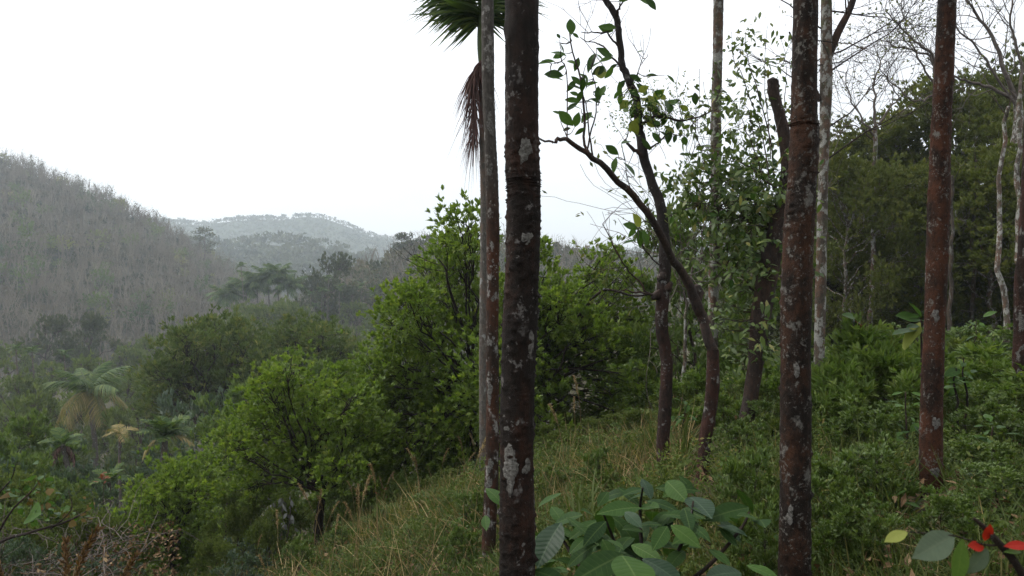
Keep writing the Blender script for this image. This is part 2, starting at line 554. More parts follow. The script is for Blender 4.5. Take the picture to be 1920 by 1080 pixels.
def veined_leaf_mat(name, c1, c2, vein, rough=0.55, trans=0.25, vein_amount=0.65, bump=0.15, spec=0.10):
    """Big leaf: midrib and side veins drawn in the leaf's own coordinates (x across, y along)."""
    m, nt, out = new_mat(name)
    N, L = nt.nodes.new, nt.links.new
    tc = N('ShaderNodeTexCoord')
    sep = N('ShaderNodeSeparateXYZ')
    L(tc.outputs['Object'], sep.inputs[0])

    def ma(op, a, b=None):
        x = N('ShaderNodeMath')
        x.operation = op
        for k, v in enumerate((a, b)):
            if v is None:
                continue
            if isinstance(v, (int, float)):
                x.inputs[k].default_value = v
            else:
                L(v, x.inputs[k])
        return x.outputs[0]
    ax = ma('ABSOLUTE', sep.outputs[0])
    mid = ma('LESS_THAN', ax, 0.012)
    ph = ma('MULTIPLY', ma('SUBTRACT', sep.outputs[1], ma('MULTIPLY', ax, 0.55)), 11.0)
    fr = ma('ABSOLUTE', ma('SUBTRACT', ma('FRACT', ph), 0.5))
    side = ma('GREATER_THAN', fr, 0.455)
    v = ma('MULTIPLY', ma('MAXIMUM', mid, ma('MULTIPLY', side, 0.5)), vein_amount)
    no = N('ShaderNodeTexNoise')
    no.inputs['Scale'].default_value = 7
    no.inputs['Detail'].default_value = 5
    L(tc.outputs['Object'], no.inputs['Vector'])
    oi = N('ShaderNodeObjectInfo')
    f = ma('ADD', ma('MULTIPLY', no.outputs['Fac'], 0.8), ma('SUBTRACT', ma('MULTIPLY', oi.outputs['Random'], 0.7), 0.3))
    r = ramp(nt, [(0.1, c1), (0.9, c2)])
    L(f, r.inputs['Fac'])
    mx = N('ShaderNodeMix')
    mx.data_type = 'RGBA'
    L(v, mx.inputs[0])
    L(r.outputs['Color'], mx.inputs['A'])
    mx.inputs['B'].default_value = (*vein, 1)
    p = N('ShaderNodeBsdfPrincipled')
    p.inputs['Roughness'].default_value = rough
    p.inputs['Specular IOR Level'].default_value = spec
    L(mx.outputs['Result'], p.inputs['Base Color'])
    b = N('ShaderNodeBump')
    b.inputs['Strength'].default_value = bump
    b.inputs['Distance'].default_value = 0.01
    L(ma('MULTIPLY', fr, -1.0), b.inputs['Height'])
    L(b.outputs['Normal'], p.inputs['Normal'])
    t = N('ShaderNodeBsdfTranslucent')
    tm = N('ShaderNodeMix')
    tm.data_type = 'RGBA'
    tm.blend_type = 'MULTIPLY'
    tm.inputs[0].default_value = 1
    L(mx.outputs['Result'], tm.inputs['A'])
    tm.inputs['B'].default_value = (1.3, 1.4, 0.6, 1)
    L(tm.outputs['Result'], t.inputs['Color'])
    ms = N('ShaderNodeMixShader')
    ms.inputs[0].default_value = trans
    L(p.outputs[0], ms.inputs[1])
    L(t.outputs[0], ms.inputs[2])
    L(ms.outputs[0], out.inputs['Surface'])
    return m


M['coffee'] = veined_leaf_mat('glossy_coffee_leaf', (0.013, 0.034, 0.009), (0.034, 0.072, 0.016), (0.065, 0.10, 0.03))
M['coffee_pale'] = veined_leaf_mat('bluish_coffee_leaf', (0.016, 0.034, 0.018), (0.034, 0.060, 0.032), (0.055, 0.085, 0.05), 0.4, 0.15)
M['lime_coffee'] = veined_leaf_mat('young_coffee_leaf', (0.028, 0.064, 0.014), (0.052, 0.10, 0.02), (0.085, 0.13, 0.04))
M['big_leaf'] = veined_leaf_mat('smooth_sapling_leaf', (0.022, 0.05, 0.013), (0.06, 0.12, 0.022), (0.09, 0.14, 0.04), 0.4, 0.35, vein_amount=0.25, bump=0.05)
M['yellow_leaf'] = veined_leaf_mat('yellow_green_leaf', (0.14, 0.17, 0.035), (0.22, 0.24, 0.06), (0.26, 0.27, 0.1), 0.45, 0.35, vein_amount=0.25, bump=0.05)
M['waxy_leaf'] = veined_leaf_mat('waxy_grey_green_leaf', (0.055, 0.080, 0.052), (0.095, 0.125, 0.082), (0.13, 0.15, 0.10), 0.5, 0.15, vein_amount=0.3, bump=0.05)
M['lime_leaf'] = veined_leaf_mat('lime_green_leaf', (0.055, 0.11, 0.022), (0.10, 0.16, 0.03), (0.14, 0.19, 0.05), 0.45, 0.3, vein_amount=0.25, bump=0.05)
M['red_leaf'] = veined_leaf_mat('scarlet_bract', (0.28, 0.016, 0.010), (0.40, 0.035, 0.018), (0.34, 0.05, 0.02), 0.5, 0.3, vein_amount=0.3, bump=0.05)


# ------------------------------------------------------------------ terrain
def soft(a, k):
    return np.logaddexp(0, a / k) * k


def gh(x, y):
    x, y = np.asarray(x, float), np.asarray(y, float)
    gx = np.where(x > 0, np.where(x < 2.5, 0.3 * x, 0.75 + 0.05 * (x - 2.5)), np.where(x > -3.2, 0.45 * x, -1.44 + 0.20 * (x + 3.2)))
    gy = np.where(y > 0, -0.1 * y, -0.10 * y)
    u = np.clip((x - 2.3) / 3.0, 0, 1)
    fall = 1 - u ** 2 * (3 - 2 * u)
    z = gx + gy - (0.26 - 0.12 * np.clip((-x - 3) / 4, 0, 1)) * soft(y - 10.3, 0.6) * fall
    z = -20 + soft(z + 20, 2.0)
    z = 14 - soft(14 - z, 3.0)
    d = np.hypot(x, y)
    z = z + 0.09 * vnoise(x, y, 0.8, 1) * np.clip(d / 6, 0.3, 1) + 0.25 * vnoise(x, y, 6.0, 2) * np.clip((d - 12) / 20, 0, 1)
    return z


def graded(lim0, lim1, n, k):
    s0, s1 = math.asinh(lim0 / k), math.asinh(lim1 / k)
    return k * np.sinh(np.linspace(s0, s1, n))


def sheet(name, X, Y, Z, m, kind='structure'):
    ny, nx = X.shape
    V = np.stack([X, Y, Z], -1).reshape(-1, 3)
    i = np.arange(ny - 1)[:, None] * nx
    j = np.arange(nx - 1)[None, :]
    Q = np.stack([i + j, i + j + 1, i + nx + j + 1, i + nx + j], -1).reshape(-1, 4)
    mb = MB()
    mb.add(V, quads=Q)
    o = mb.build(name, m)
    o['kind'] = kind
    return o


gx_, gy_ = graded(-1600, 1600, 180, 2.5), graded(-75, 1600, 170, 2.5)
GX, GY = np.meshgrid(gx_, gy_)
sheet('ground', GX, GY, gh(GX, GY), M['ground'])


class Ridge:
    def __init__(self, name, sky_pts, Y0, Y1, Y2, zb, canopy_px, m, t0, t1, rough, power=0.9):
        self.p = np.array(sky_pts, float)
        self.Y0, self.Y1, self.Y2, self.zb, self.c, self.rough, self.pw = Y0, Y1, Y2, zb, canopy_px, rough, power
        t = np.linspace(t0, t1, 150)
        s = np.concatenate([np.linspace(0, 1, 40), np.linspace(1.05, 2, 14)])
        T, S = np.meshgrid(t, s)
        Yv = np.where(S <= 1, Y0 + (Y1 - Y0) * S, Y1 + (Y2 - Y1) * (S - 1))
        X = T * Yv
        self.obj = sheet(name, X, Yv, self.h(X, Yv), m)

    def crest(self, t):
        px = 960 + 1450 * t
        py = np.interp(px, self.p[:, 0], self.p[:, 1]) + self.c
        return CAMZ + (500 - py) / 1450 * self.Y1

    def h(self, x, y):
        x, y = np.asarray(x, float), np.asarray(y, float)
        t = x / y
        s = (y - self.Y0) / (self.Y1 - self.Y0)
        up = np.clip(s, 0, 1)
        f = np.where(s <= 1, 0.75 * up ** self.pw + 0.25 * (3 * up ** 2 - 2 * up ** 3), 1 - 0.55 * np.clip((y - self.Y1) / (self.Y2 - self.Y1), 0, 1) ** 1.3)
        zc = self.crest(t)
        return self.zb + (zc - self.zb) * f + self.rough * vnoise(x, y, self.Y1 * 0.05, 4) * np.clip(s, 0, 1) * np.clip(1.0 - 0.6 * np.clip(s - 0.6, 0, 1), 0.3, 1)


left_hill = Ridge('hill', [(-900, 40), (-400, 150), (0, 283), (60, 296), (130, 328), (200, 360), (260, 388), (320, 420), (390, 466), (450, 505), (520, 552), (600, 610), (700, 640), (900, 650)],
                  125, 300, 480, -27, 31, M['hill'], -1.35, -0.10, 2.5)
mid_hill = Ridge('wooded_ridge', [(300, 660), (440, 625), (540, 585), (590, 558), (640, 520), (700, 490), (760, 462), (820, 452), (900, 448), (1020, 462), (1100, 476), (1220, 492), (1400, 490), (1900, 430), (2600, 400)],
                 95, 205, 330, -25, 26, M['hill'], -0.36, 0.85, 1.5)
blue_hill = Ridge('distant_ridge', [(-600, 420), (200, 440), (400, 452), (440, 460), (490, 444), (545, 452), (600, 462), (660, 470), (720, 490), (800, 505), (1000, 500), (1300, 470), (1900, 440), (2800, 430)],
                  380, 560, 760, -24, 14, M['farhill'], -1.0, 1.2, 4)
pale_hill = Ridge('farthest_hill', [(-900, 400), (0, 425), (250, 413), (310, 405), (380, 412), (430, 408), (480, 404), (530, 407), (570, 403), (610, 407), (660, 422), (700, 436), (760, 444), (830, 470), (930, 490), (1040, 470), (1100, 462), (1180, 470), (1300, 450), (1900, 430), (2800, 420)],
                  700, 1030, 1400, -24, 8, M['farhill'], -1.05, 1.15, 7)
RIDGES = (left_hill, mid_hill)


def surf(x, y):
    z = gh(x, y)
    for r in RIDGES:
        ok = (np.asarray(y) > r.Y0) & (np.asarray(y) < r.Y2)
        z = np.where(ok, np.maximum(z, r.h(x, y)), z)
    return z


def g1(x, y):
    return float(surf(np.array([x]), np.array([y]))[0])


def on_ground(px, Y):
    x = (px - 960) / 1450 * Y
    return np.array([x, Y, g1(x, Y)])


# ------------------------------------------------------------------ haze
hm, hnt, hout = new_mat('thin_haze')
pv = hnt.nodes.new('ShaderNodeVolumePrincipled')
pv.inputs['Color'].default_value = (0.83, 0.925, 1.0, 1)
pv.inputs['Density'].default_value = 0.00053
pv.inputs['Anisotropy'].default_value = 0.25
hnt.links.new(pv.outputs[0], hout.inputs['Volume'])
hb = MB()
x0, x1, y0, y1, z0, z1 = -1650, 1650, -80, 1660, -50, 125
hb.add([(x0, y0, z0), (x1, y0, z0), (x1, y1, z0), (x0, y1, z0), (x0, y0, z1), (x1, y0, z1), (x1, y1, z1), (x0, y1, z1)],
       quads=[(0, 3, 2, 1), (4, 5, 6, 7), (0, 1, 5, 4), (1, 2, 6, 5), (2, 3, 7, 6), (3, 0, 4, 7)])
haze = hb.build('haze', hm, smooth=False)
haze['kind'] = 'stuff'


# ------------------------------------------------------------------ woods on the hills
def bare_tree_proto(H, n1=7, n2=4):
    """Leafless tree as thin three-sided cones: (verts, tris) with its base at the origin."""
    segs = []
    lean = rng.normal(0, 0.05, 2)
    top = np.array([lean[0] * H, lean[1] * H, H * rng.uniform(0.5, 0.72)])
    segs.append((np.zeros(3), top, 0.020 * H, 0.012 * H))
    for _ in range(n1):
        s = rng.uniform(0.45, 1.0)
        a = rng.uniform(0, 6.28)
        b0 = top * s
        d = np.array([math.cos(a) * 0.45, math.sin(a) * 0.45, rng.uniform(0.8, 1.5)])
        b1 = b0 + norm(d) * H * rng.uniform(0.25, 0.48)
        segs.append((b0, b1, 0.009 * H, 0.003 * H))
        for _ in range(n2):
            s2 = rng.uniform(0.3, 1.0)
            c0 = b0 + (b1 - b0) * s2
            c1 = c0 + norm(d * 0.8 + rng.normal(size=3) * 0.7) * H * rng.uniform(0.08, 0.2)
            segs.append((c0, c1, 0.005 * H, 0.002 * H))
    V, T = [], []
    for a, b, r0, r1 in segs:
        d = norm(b - a)
        u = norm(np.cross(d, [0.3, 0.9, 0.1]))
        w = np.cross(d, u)
        k = len(V)
        for q in range(3):
            V.append(a + r0 * (math.cos(q * 2.094) * u + math.sin(q * 2.094) * w))
        V.append(b)
        T += [(k, k + 1, k + 3), (k + 1, k + 2, k + 3), (k + 2, k, k + 3)]
    return np.array(V), np.array(T)


def scatter(protos, pos, sc, mb, rnd=None):
    """Copies of the prototypes merged at the positions: one mass of trees."""
    which = rng.integers(0, len(protos), len(pos))
    ang = rng.uniform(0, 6.28, len(pos))
    for k, (V, T) in enumerate(protos):
        idx = np.nonzero(which == k)[0]
        if not len(idx):
            continue
        c, s = np.cos(ang[idx])[:, None], np.sin(ang[idx])[:, None]
        S = sc[idx][:, None]
        X = (V[None, :, 0] * c - V[None, :, 1] * s) * S + pos[idx, 0][:, None]
        Yv = (V[None, :, 0] * s + V[None, :, 1] * c) * S + pos[idx, 1][:, None]
        Z = V[None, :, 2] * S + pos[idx, 2][:, None]
        W = np.stack([X, Yv, Z], -1).reshape(-1, 3)
        TT = (T[None] + (np.arange(len(idx)) * len(V))[:, None, None]).reshape(-1, 3)
        r = rng.random(len(idx)) if rnd is None else rnd[idx]
        mb.add(W, tris=TT, rnd=np.repeat(r, len(V)))


def leafy_proto(n, sx=0.5, sz=0.5, leaf=0.16, trunk=True, zc=0.6):
    """Far leafy tree of unit height: clumped leaf sprays round a short stem."""
    mb = MB()
    k = max(5, n // 14)
    C = runit(k) * np.array([sx, sx, sz]) * rng.uniform(0.45, 1, (k, 1)) * np.array([0.85, 0.85, 0.8]) + [0, 0, zc]
    P = C[rng.integers(0, k, n)] + rng.normal(size=(n, 3)) * 0.085
    D = norm(P - [0, 0, zc - 0.25]) + runit(n) * 0.8
    leaves(mb, P, D, runit(n) * 0.7 + [0, 0, 0.6], leaf * rng.uniform(0.7, 1.3, n), leaf * 0.62)
    V = np.concatenate(mb.v)
    T = np.concatenate(mb.t)
    return V, T


def frustum_pts(n, t0, t1, Y0, Y1, bias=1.0):
    t = rng.uniform(t0, t1, n)
    Y = Y0 + (Y1 - Y0) * rng.random(n) ** bias
    x = t * Y
    return np.stack([x, Y, surf(x, Y)], -1)


protosb = [bare_tree_proto(1.0, 5, 2) for _ in range(9)]
P = frustum_pts(3900, -0.86, -0.22, 140, 318, 0.85)
P[:, 1] = np.round(P[:, 1] / 8.0) * 8.0 + rng.normal(0, 1.1, len(P))
P[:, 2] = surf(P[:, 0], P[:, 1])
P = P[left_hill.h(P[:, 0], P[:, 1]) > gh(P[:, 0], P[:, 1]) + 0.3]
mb = MB()
scatter(protosb, P, rng.uniform(6.0, 10.5, len(P)), mb)
tag(mb.build('hillside_wood', M['hillwood'], smooth=False), kind='stuff', label='leafless grey brown rubber wood covering the steep hillside')

# withered scrub under and among the bare trees, with a few green ones
protosl = [leafy_proto(54, 0.55, 0.35, 0.26, zc=0.4) for _ in range(5)]
P = frustum_pts(2600, -0.86, -0.18, 132, 318, 0.8)
P = P[left_hill.h(P[:, 0], P[:, 1]) > gh(P[:, 0], P[:, 1])]
mb = MB()
scatter(protosl, P, rng.uniform(1.8, 4.2, len(P)), mb)
M['scrub'] = leaf_mat('withered_scrub', [(0.0, (0.028, 0.038, 0.017)), (0.5, (0.058, 0.060, 0.031)), (1.0, (0.10, 0.085, 0.052))], 0.9, 0.1, 0.1)
tag(mb.build('hillside_scrub', M['scrub'], smooth=False), kind='stuff', label='withered brown scrub under the bare hillside trees')

protosg = [leafy_proto(130, 0.5, 0.4, 0.14) for _ in range(4)]
P = frustum_pts(170, -0.86, -0.2, 136, 318, 0.6)
P = P[left_hill.h(P[:, 0], P[:, 1]) > gh(P[:, 0], P[:, 1])]
mb = MB()
scatter(protosg, P, rng.uniform(3.5, 8.0, len(P)), mb)
tag(mb.build('hillside_bushes', M['mango'], smooth=False), kind='stuff', label='scattered green bushes among the bare hillside trees')

# the ridge across the valley: mixed bare and green wood
P = frustum_pts(2100, -0.34, 0.45, 112, 212, 0.9)
mb = MB()
scatter(protosb, P, rng.uniform(6.0, 9.5, len(P)), mb)
tag(mb.build('ridge_wood', M['hillwood'], smooth=False), kind='stuff', label='mixed half bare wood covering the ridge across the valley')
protosl2 = [leafy_proto(62, 0.5, 0.42, 0.21) for _ in range(5)]
P = frustum_pts(1700, -0.34, 0.45, 100, 210, 0.9)
mb = MB()
scatter(protosl2, P, rng.uniform(2.5, 6.0, len(P)), mb)
M['ridge_leaf'] = leaf_mat('dull_ridge_leaves', [(0.0, (0.042, 0.055, 0.026)), (0.55, (0.08, 0.082, 0.042)), (1.0, (0.15, 0.125, 0.08))], 0.8, 0.15, 0.1)
tag(mb.build('ridge_undergrowth', M['ridge_leaf'], smooth=False), kind='stuff', label='dull green undergrowth filling the ridge across the valley')

# far hills: wooded masses
M['far_leaf'] = leaf_mat('far_wood_leaves', [(0.0, (0.04, 0.055, 0.028)), (1.0, (0.09, 0.10, 0.05))], 0.9, 0.1, 0.1)
protosf = [leafy_proto(32, 0.7, 0.42, 0.32) for _ in range(5)]
RIDGES = (left_hill, mid_hill, blue_hill, pale_hill)
P = frustum_pts(1500, -0.52, 0.3, 400, 570, 0.9)
mb = MB()
scatter(protosf, P, rng.uniform(5, 11, len(P)), mb)
tag(mb.build('distant_wood', M['far_leaf'], smooth=False), kind='stuff', label='hazy blue wood on the distant ridge')
P = frustum_pts(3200, -0.52, 0.3, 760, 1045, 0.8)
mb = MB()
scatter(protosf, P, rng.uniform(4, 7.5, len(P)), mb)
tag(mb.build('farthest_wood', M['far_leaf'], smooth=False), kind='stuff', label='pale misty wood on the farthest hill')
RIDGES = (left_hill, mid_hill)


# ------------------------------------------------------------------ palms
def frond(mb, L, arch, npair, leafL, leafW, leafdroop, wood_mat=1, leaf_mat_i=0, keel=0.35, thick=0.012, tilt=0.15):
    """One pinnate frond from the origin along +Y; arch is how far the tip sinks (in L)."""
    n = 12
    s = np.linspace(0, 1, n)
    C = np.stack([np.zeros(n), L * (s - 0.12 * s ** 2 * (1 + arch)), L * (tilt * s - arch * s ** 2)], -1)
    tube(mb, C, thick * (1 - 0.85 * s), 4, mat=wood_mat)
    f = np.linspace(0.12, 0.99, npair)
    base = smoothpath(C, 80)[(f * 79).astype(int)]
    tan = norm(np.gradient(smoothpath(C, 80), axis=0))[(f * 79).astype(int)]
    wl = np.sin(math.pi * np.clip(f * 0.9 + 0.12, 0, 1)) ** 0.6
    for side in (-1, 1):
        out = np.array([side, 0, 0])[None] * 1.0 + tan * (0.35 + 0.6 * f[:, None] ** 2) + np.array([0, 0, keel])
        out = norm(out + rng.normal(size=out.shape) * 0.08)
        strips(mb, base, out, np.tile([0, 0, 1.0], (npair, 1)) + tan * 0.4, leafL * wl * rng.uniform(0.85, 1.1, npair), leafW,
               leafdroop * rng.uniform(0.6, 1.5, npair), 5, 'leaf', mat=leaf_mat_i)


def frond_meshes(tagname, leafm, variants, **kw):
    out = []
    for v in range(variants):
        mb = MB()
        k = dict(kw)
        k['arch'] = kw['arch'] * rng.uniform(0.8, 1.25)
        frond(mb, **k)
        out.append(mb.mesh('frond', [leafm, M['shaft']]))
    return out


ARECA = frond_meshes('areca', M['palm'], 4, L=1.9, arch=0.45, npair=30, leafL=0.66, leafW=0.055, leafdroop=1.5, keel=.45)
COCO = frond_meshes('coco', M['palm'], 4, L=3.2, arch=0.55, npair=40, leafL=0.85, leafW=0.08, leafdroop=0.9, keel=0.1, thick=0.03)
COCO_Y = frond_meshes('coco', M['palm_yellow'], 2, L=3.2, arch=0.9, npair=40, leafL=0.8, leafW=0.05, leafdroop=0.95, keel=-0.1, thick=0.03)
SMALLF = frond_meshes('small', M['palm'], 3, L=1.15, arch=0.45, npair=20, leafL=0.42, leafW=0.07, leafdroop=0.3)
SMALL_Y = frond_meshes('small', M['palm_yellow'], 2, L=1.1, arch=0.7, npair=20, leafL=0.42, leafW=0.06, leafdroop=0.5)


def put_frond(me, root, p, az, el, scale=1.0, roll=0.0, name='frond', label=None):
    o = bpy.data.objects.new(name, me)
    COL.objects.link(o)
    o.parent = root
    o.location = [float(a - b) for a, b in zip(p, root.location)]
    o.rotation_mode = 'ZXY'
    q = Matrix.Rotation(az, 4, 'Z') @ Matrix.Rotation(el, 4, 'X') @ Matrix.Rotation(roll, 4, 'Y')
    o.rotation_mode = 'QUATERNION'
    o.rotation_quaternion = q.to_quaternion()
    o.scale = (scale,) * 3
    if label:
        o['label'] = label
    return o


def crown_of_fronds(root, p, n, meshes, el0=1.15, el1=0.1, scale=1.0, az0=0.0):
    for k in range(n):
        f = k / max(1, n - 1)
        put_frond(meshes[k % len(meshes)], root, p, az0 + k * 2.399, el0 + (el1 - el0) * f + rng.normal(0, 0.05), scale * rng.uniform(0.85, 1.08), rng.normal(0, 0.15))


def palm_trunk(mb, P, R, sides=22, step=0.022, ring_gap=0.14, ring_h=0.06, bump=0.014, scabs=0):
    """Trunk with leaf-scar rings (a step in the radius at every scar) and crusty bumps."""
    L = np.linalg.norm(np.diff(P, axis=0), axis=1).sum()
    n = max(30, int(L / step))
    D = smoothpath(np.column_stack([P, R]), n)
    C, r = D[:, :3], D[:, 3].copy()
    z = np.linspace(0, L, n)
    gap = ring_gap * (1 + 0.25 * np.sin(z * 1.7) + 0.1 * np.sin(z * 5.1))
    ph = np.cumsum(np.full(n, L / n) / gap)
    fr = ph - np.floor(ph)
    r = r * (1 + ring_h * np.exp(-((fr - 0.5) / 0.10) ** 2) * 0.6 - ring_h * 0.35 * np.exp(-((fr - 0.66) / 0.07) ** 2))
    a = np.arange(sides) * 2 * math.pi / sides
    T = norm(np.gradient(C, axis=0))
    U = norm(np.cross(T, [0.0, 1.0, 0.02]))
    W = np.cross(T, U)
    C = C + np.outer(np.sin(z * 1.9 + rng.uniform(0, 6)) * 0.006, [1, 0, 0])
    r = r * (1 + 0.025 * np.sin(z * 3.1 + rng.uniform(0, 6)) + 0.018 * np.sin(z * 7.7 + rng.uniform(0, 6)))
    r = r * (1 + 0.30 * np.exp(-z / 0.16))
    low = 0.03 * np.sin(3 * a[None, :] + z[:, None] * 0.9) + 0.015 * np.sin(2 * a[None, :] - z[:, None] * 2.3)
    rr = r[:, None] * (1 + low + bump * rng.normal(size=(n, sides)))
    if scabs:
        for _ in range(scabs):
            i, j = rng.integers(1, n - 1), rng.integers(0, sides)
            rr[i, j] += r[i] * rng.uniform(0.06, 0.16)
    V = (C[:, None, :] + rr[:, :, None] * (np.cos(a)[None, :, None] * U[:, None, :] + np.sin(a)[None, :, None] * W[:, None, :])).reshape(-1, 3)
    i = np.arange(n - 1)[:, None] * sides
    j = np.arange(sides)[None, :]
    k = (j + 1) % sides
    mb.add(V, quads=np.stack([i + j, i + k, i + sides + k, i + sides + j], -1).reshape(-1, 4))


def big_areca(pts, Y, mat_, label, ztop, wscale=1.0, scabs=0, ring_gap=0.14, ring_h=0.06, nfr=8, az0=0.0, crown=True):
    """pts: (px, py, width px) down the trunk; the trunk is carried on to the ground and up to its crown."""
    W3 = [np.append(at(px, py, Y), px2m(w, Y) / 2 * wscale) for px, py, w in pts]
    W3 = np.array(sorted(W3, key=lambda q: q[2]))
    lo, hi = W3[0], W3[-1]
    dl = (W3[1] - W3[0]) / (W3[1][2] - W3[0][2])
    gz = g1(lo[0], Y)
    if lo[2] > gz - 0.05:
        e = lo + dl * (gz - 0.06 - lo[2])
        e[3] = lo[3] * 1.12
        W3 = np.vstack([e, W3])
    du = (W3[-1] - W3[-2]) / (W3[-1][2] - W3[-2][2])
    if ztop > hi[2] + 0.1:
        e = hi + du * (ztop - hi[2])
        e[3] = hi[3] * 0.85
        W3 = np.vstack([W3, e])
    base = W3[0, :3]
    root = thing('areca_palm', base, label, 'palm')
    mb = MB()
    palm_trunk(mb, W3[:, :3], W3[:, 3], ring_gap=ring_gap, ring_h=ring_h, scabs=scabs)
    mb.build('trunk', mat_, root)
    if crown:
        top, r = W3[-1, :3], W3[-1, 3]
        sb = MB()
        cz = np.linspace(0, 1, 10)
        tube(sb, top + np.outer(cz, [0, 0, 0.75]), r * (1.02 + 0.35 * np.sin(cz * 3.0) * (1 - cz * 0.4) - 0.45 * cz), 14)
        sb.build('crownshaft', M['shaft'], root)
        crown_of_fronds(root, top + [0, 0, 0.7], nfr, ARECA, az0=az0)
    return root


palm_thick = big_areca([(981, 0, 62), (978, 400, 64), (973, 760, 65), (968, 1080, 67)], 3.0, M['bark_rust_dark'],
                       'thickest dark red palm trunk with a big white lichen blotch low down', 7.4, scabs=500, ring_gap=0.17, ring_h=0.035)
palm_slim = big_areca([(915, 0, 22), (918, 250, 23), (924, 480, 24), (924, 700, 24), (921, 900, 26), (916, 1080, 26)], 6.0, M['bark_slim'],
                      'slim palm trunk, grey above and rust red below, beside the thickest trunk', 8.0, ring_gap=0.16, ring_h=0.05, az0=1.0)
palm_spotted = big_areca([(1512, 0, 46), (1506, 250, 51), (1500, 430, 55), (1493, 700, 56), (1487, 1080, 57)], 3.4, M['bark_rust'],
                         'dark rusty palm trunk speckled with small white lichen spots, pale grey high up', 7.2, scabs=260, ring_gap=0.15, ring_h=0.04, az0=2.0)
palm_red = big_areca([(1775, 0, 32), (1766, 250, 35), (1757, 450, 38), (1750, 700, 38), (1746, 925, 40)], 4.6, M['bark_red'],
                     'reddest palm trunk standing in weeds in front of the dark wood', 7.6, scabs=120, ring_gap=0.13, ring_h=0.04, az0=3.0)
palm_edge = big_areca([(1927, 330, 22), (1918, 520, 24), (1911, 680, 25), (1908, 830, 27)], 7.0, M['bark_blotch'],
                      'pale spotted palm trunk cut by the edge of the picture beside the dark wood', 8.0, az0=4.0)
palm_grey = big_areca([(1346, 0, 18), (1343, 250, 19), (1340, 450, 20), (1337, 640, 19), (1326, 870, 22)], 8.2, M['bark_grey'],
                      'slender grey ringed palm trunk rising behind the slanting branch', 8.5, ring_gap=0.12, ring_h=0.10, az0=5.0)
palm_pale = big_areca([(1549, 0, 19), (1548, 180, 21), (1545, 320, 18), (1540, 500, 19), (1533, 742, 20)], 10.0, M['bark_grey'],
                      'pale lichened tree trunk that forks near the top behind the speckled palm', 6.0, ring_gap=0.3, ring_h=0.015, crown=False)
palm_pale.name = 'forked_tree'
palm_pale['category'] = 'tree'

def lichen_patches(root, pts, Y, rows):
    """Crusts of pale lichen, each a thin patch of its own lying proud of the trunk."""
    W3 = np.array(sorted([(*at(px, py, Y), px2m(w, Y) / 2) for px, py, w in pts], key=lambda q: q[2]))
    for px, py, w, h in rows:
        c = at(px, py, Y)
        ax = np.array([np.interp(c[2], W3[:, 2], W3[:, i]) for i in range(4)])
        R = ax[3] * 1.035
        a0 = math.asin(np.clip((c[0] - ax[0]) / R, -.97, .97))
        n = 26
        th = np.linspace(0, 2 * math.pi, n, endpoint=False)
        rr = 1 + .22 * np.sin(2 * th + rng.uniform(0, 6)) + .16 * np.sin(3 * th + rng.uniform(0, 6)) + .12 * rng.normal(size=n)
        V = []
        for sc_, lift in ((0, 1.012), (.55, 1.010), (.85, 1.006), (1.0, .985)):
            for k in range(n if sc_ else 1):
                da = sc_ * rr[k] * math.cos(th[k]) * px2m(w, Y) / 2 / R / max(.35, math.cos(a0))
                dz = sc_ * rr[k] * math.sin(th[k]) * px2m(h, Y) / 2
                q = np.array([np.interp(c[2] + dz, W3[:, 2], W3[:, i]) for i in range(4)])
                a = a0 + da
                V.append((q[0] + q[3] * 1.03 * lift * math.sin(a), q[1] - q[3] * 1.03 * lift * math.cos(a), c[2] + dz))
        T = [(0, 1 + k, 1 + (k + 1) % n) for k in range(n)]
        Q = []
        for rg in range(2):
            o = 1 + rg * n
            Q += [(o + k, o + n + k, o + n + (k + 1) % n, o + (k + 1) % n) for k in range(n)]
        mb = MB()
        mb.add(V, quads=Q, tris=T)
        mb.build('lichen', M['lichen'], root)


M['lichen'] = plain_mat('pale_crusty_lichen', (0.03, 0.026, 0.022), (0.185, 0.18, 0.165), 75, .95, .5)
lichen_patches(palm_thick, [(981, 0, 62), (978, 400, 64), (973, 760, 65), (968, 1080, 67)], 3.0,
               [(953, 785, 30, 44), (956, 862, 34, 50), (956, 895, 18, 40), (996, 640, 9, 60), (984, 285, 28, 40), (988, 448, 18, 24), (988, 868, 14, 26), (984, 1018, 12, 26)])
lichen_patches(palm_slim, [(915, 0, 22), (918, 250, 23), (924, 480, 24), (924, 700, 24), (921, 900, 26), (916, 1080, 26)], 6.0,
               [(920, 235, 14, 40), (918, 130, 12, 26), (917, 640, 10, 20), (918, 735, 12, 36), (919, 870, 12, 24), (916, 905, 12, 30), (910, 1045, 11, 50), (922, 680, 9, 18), (916, 960, 7, 20), (924, 560, 6, 14), (919, 320, 12, 24)])
lichen_patches(palm_spotted, [(1512, 0, 46), (1506, 250, 51), (1500, 430, 55), (1493, 700, 56), (1487, 1080, 57)], 3.4,
               [(1496, 450, 10, 18), (1484, 690, 12, 26), (1472, 960, 12, 30)])
lichen_patches(palm_red, [(1775, 0, 32), (1766, 250, 35), (1757, 450, 38), (1750, 700, 38), (1746, 925, 40)], 4.6,
               [(1745, 590, 12, 22), (1745, 790, 12, 26), (1743, 880, 14, 22)])
lichen_patches(palm_edge, [(1927, 330, 22), (1918, 520, 24), (1911, 680, 25), (1908, 830, 27)], 7.0,
               [(1908, 600, 9, 40), (1905, 700, 8, 20), (1903, 760, 8, 26), (1909, 650, 7, 10), (1912, 800, 7, 14), (1916, 470, 8, 30)])

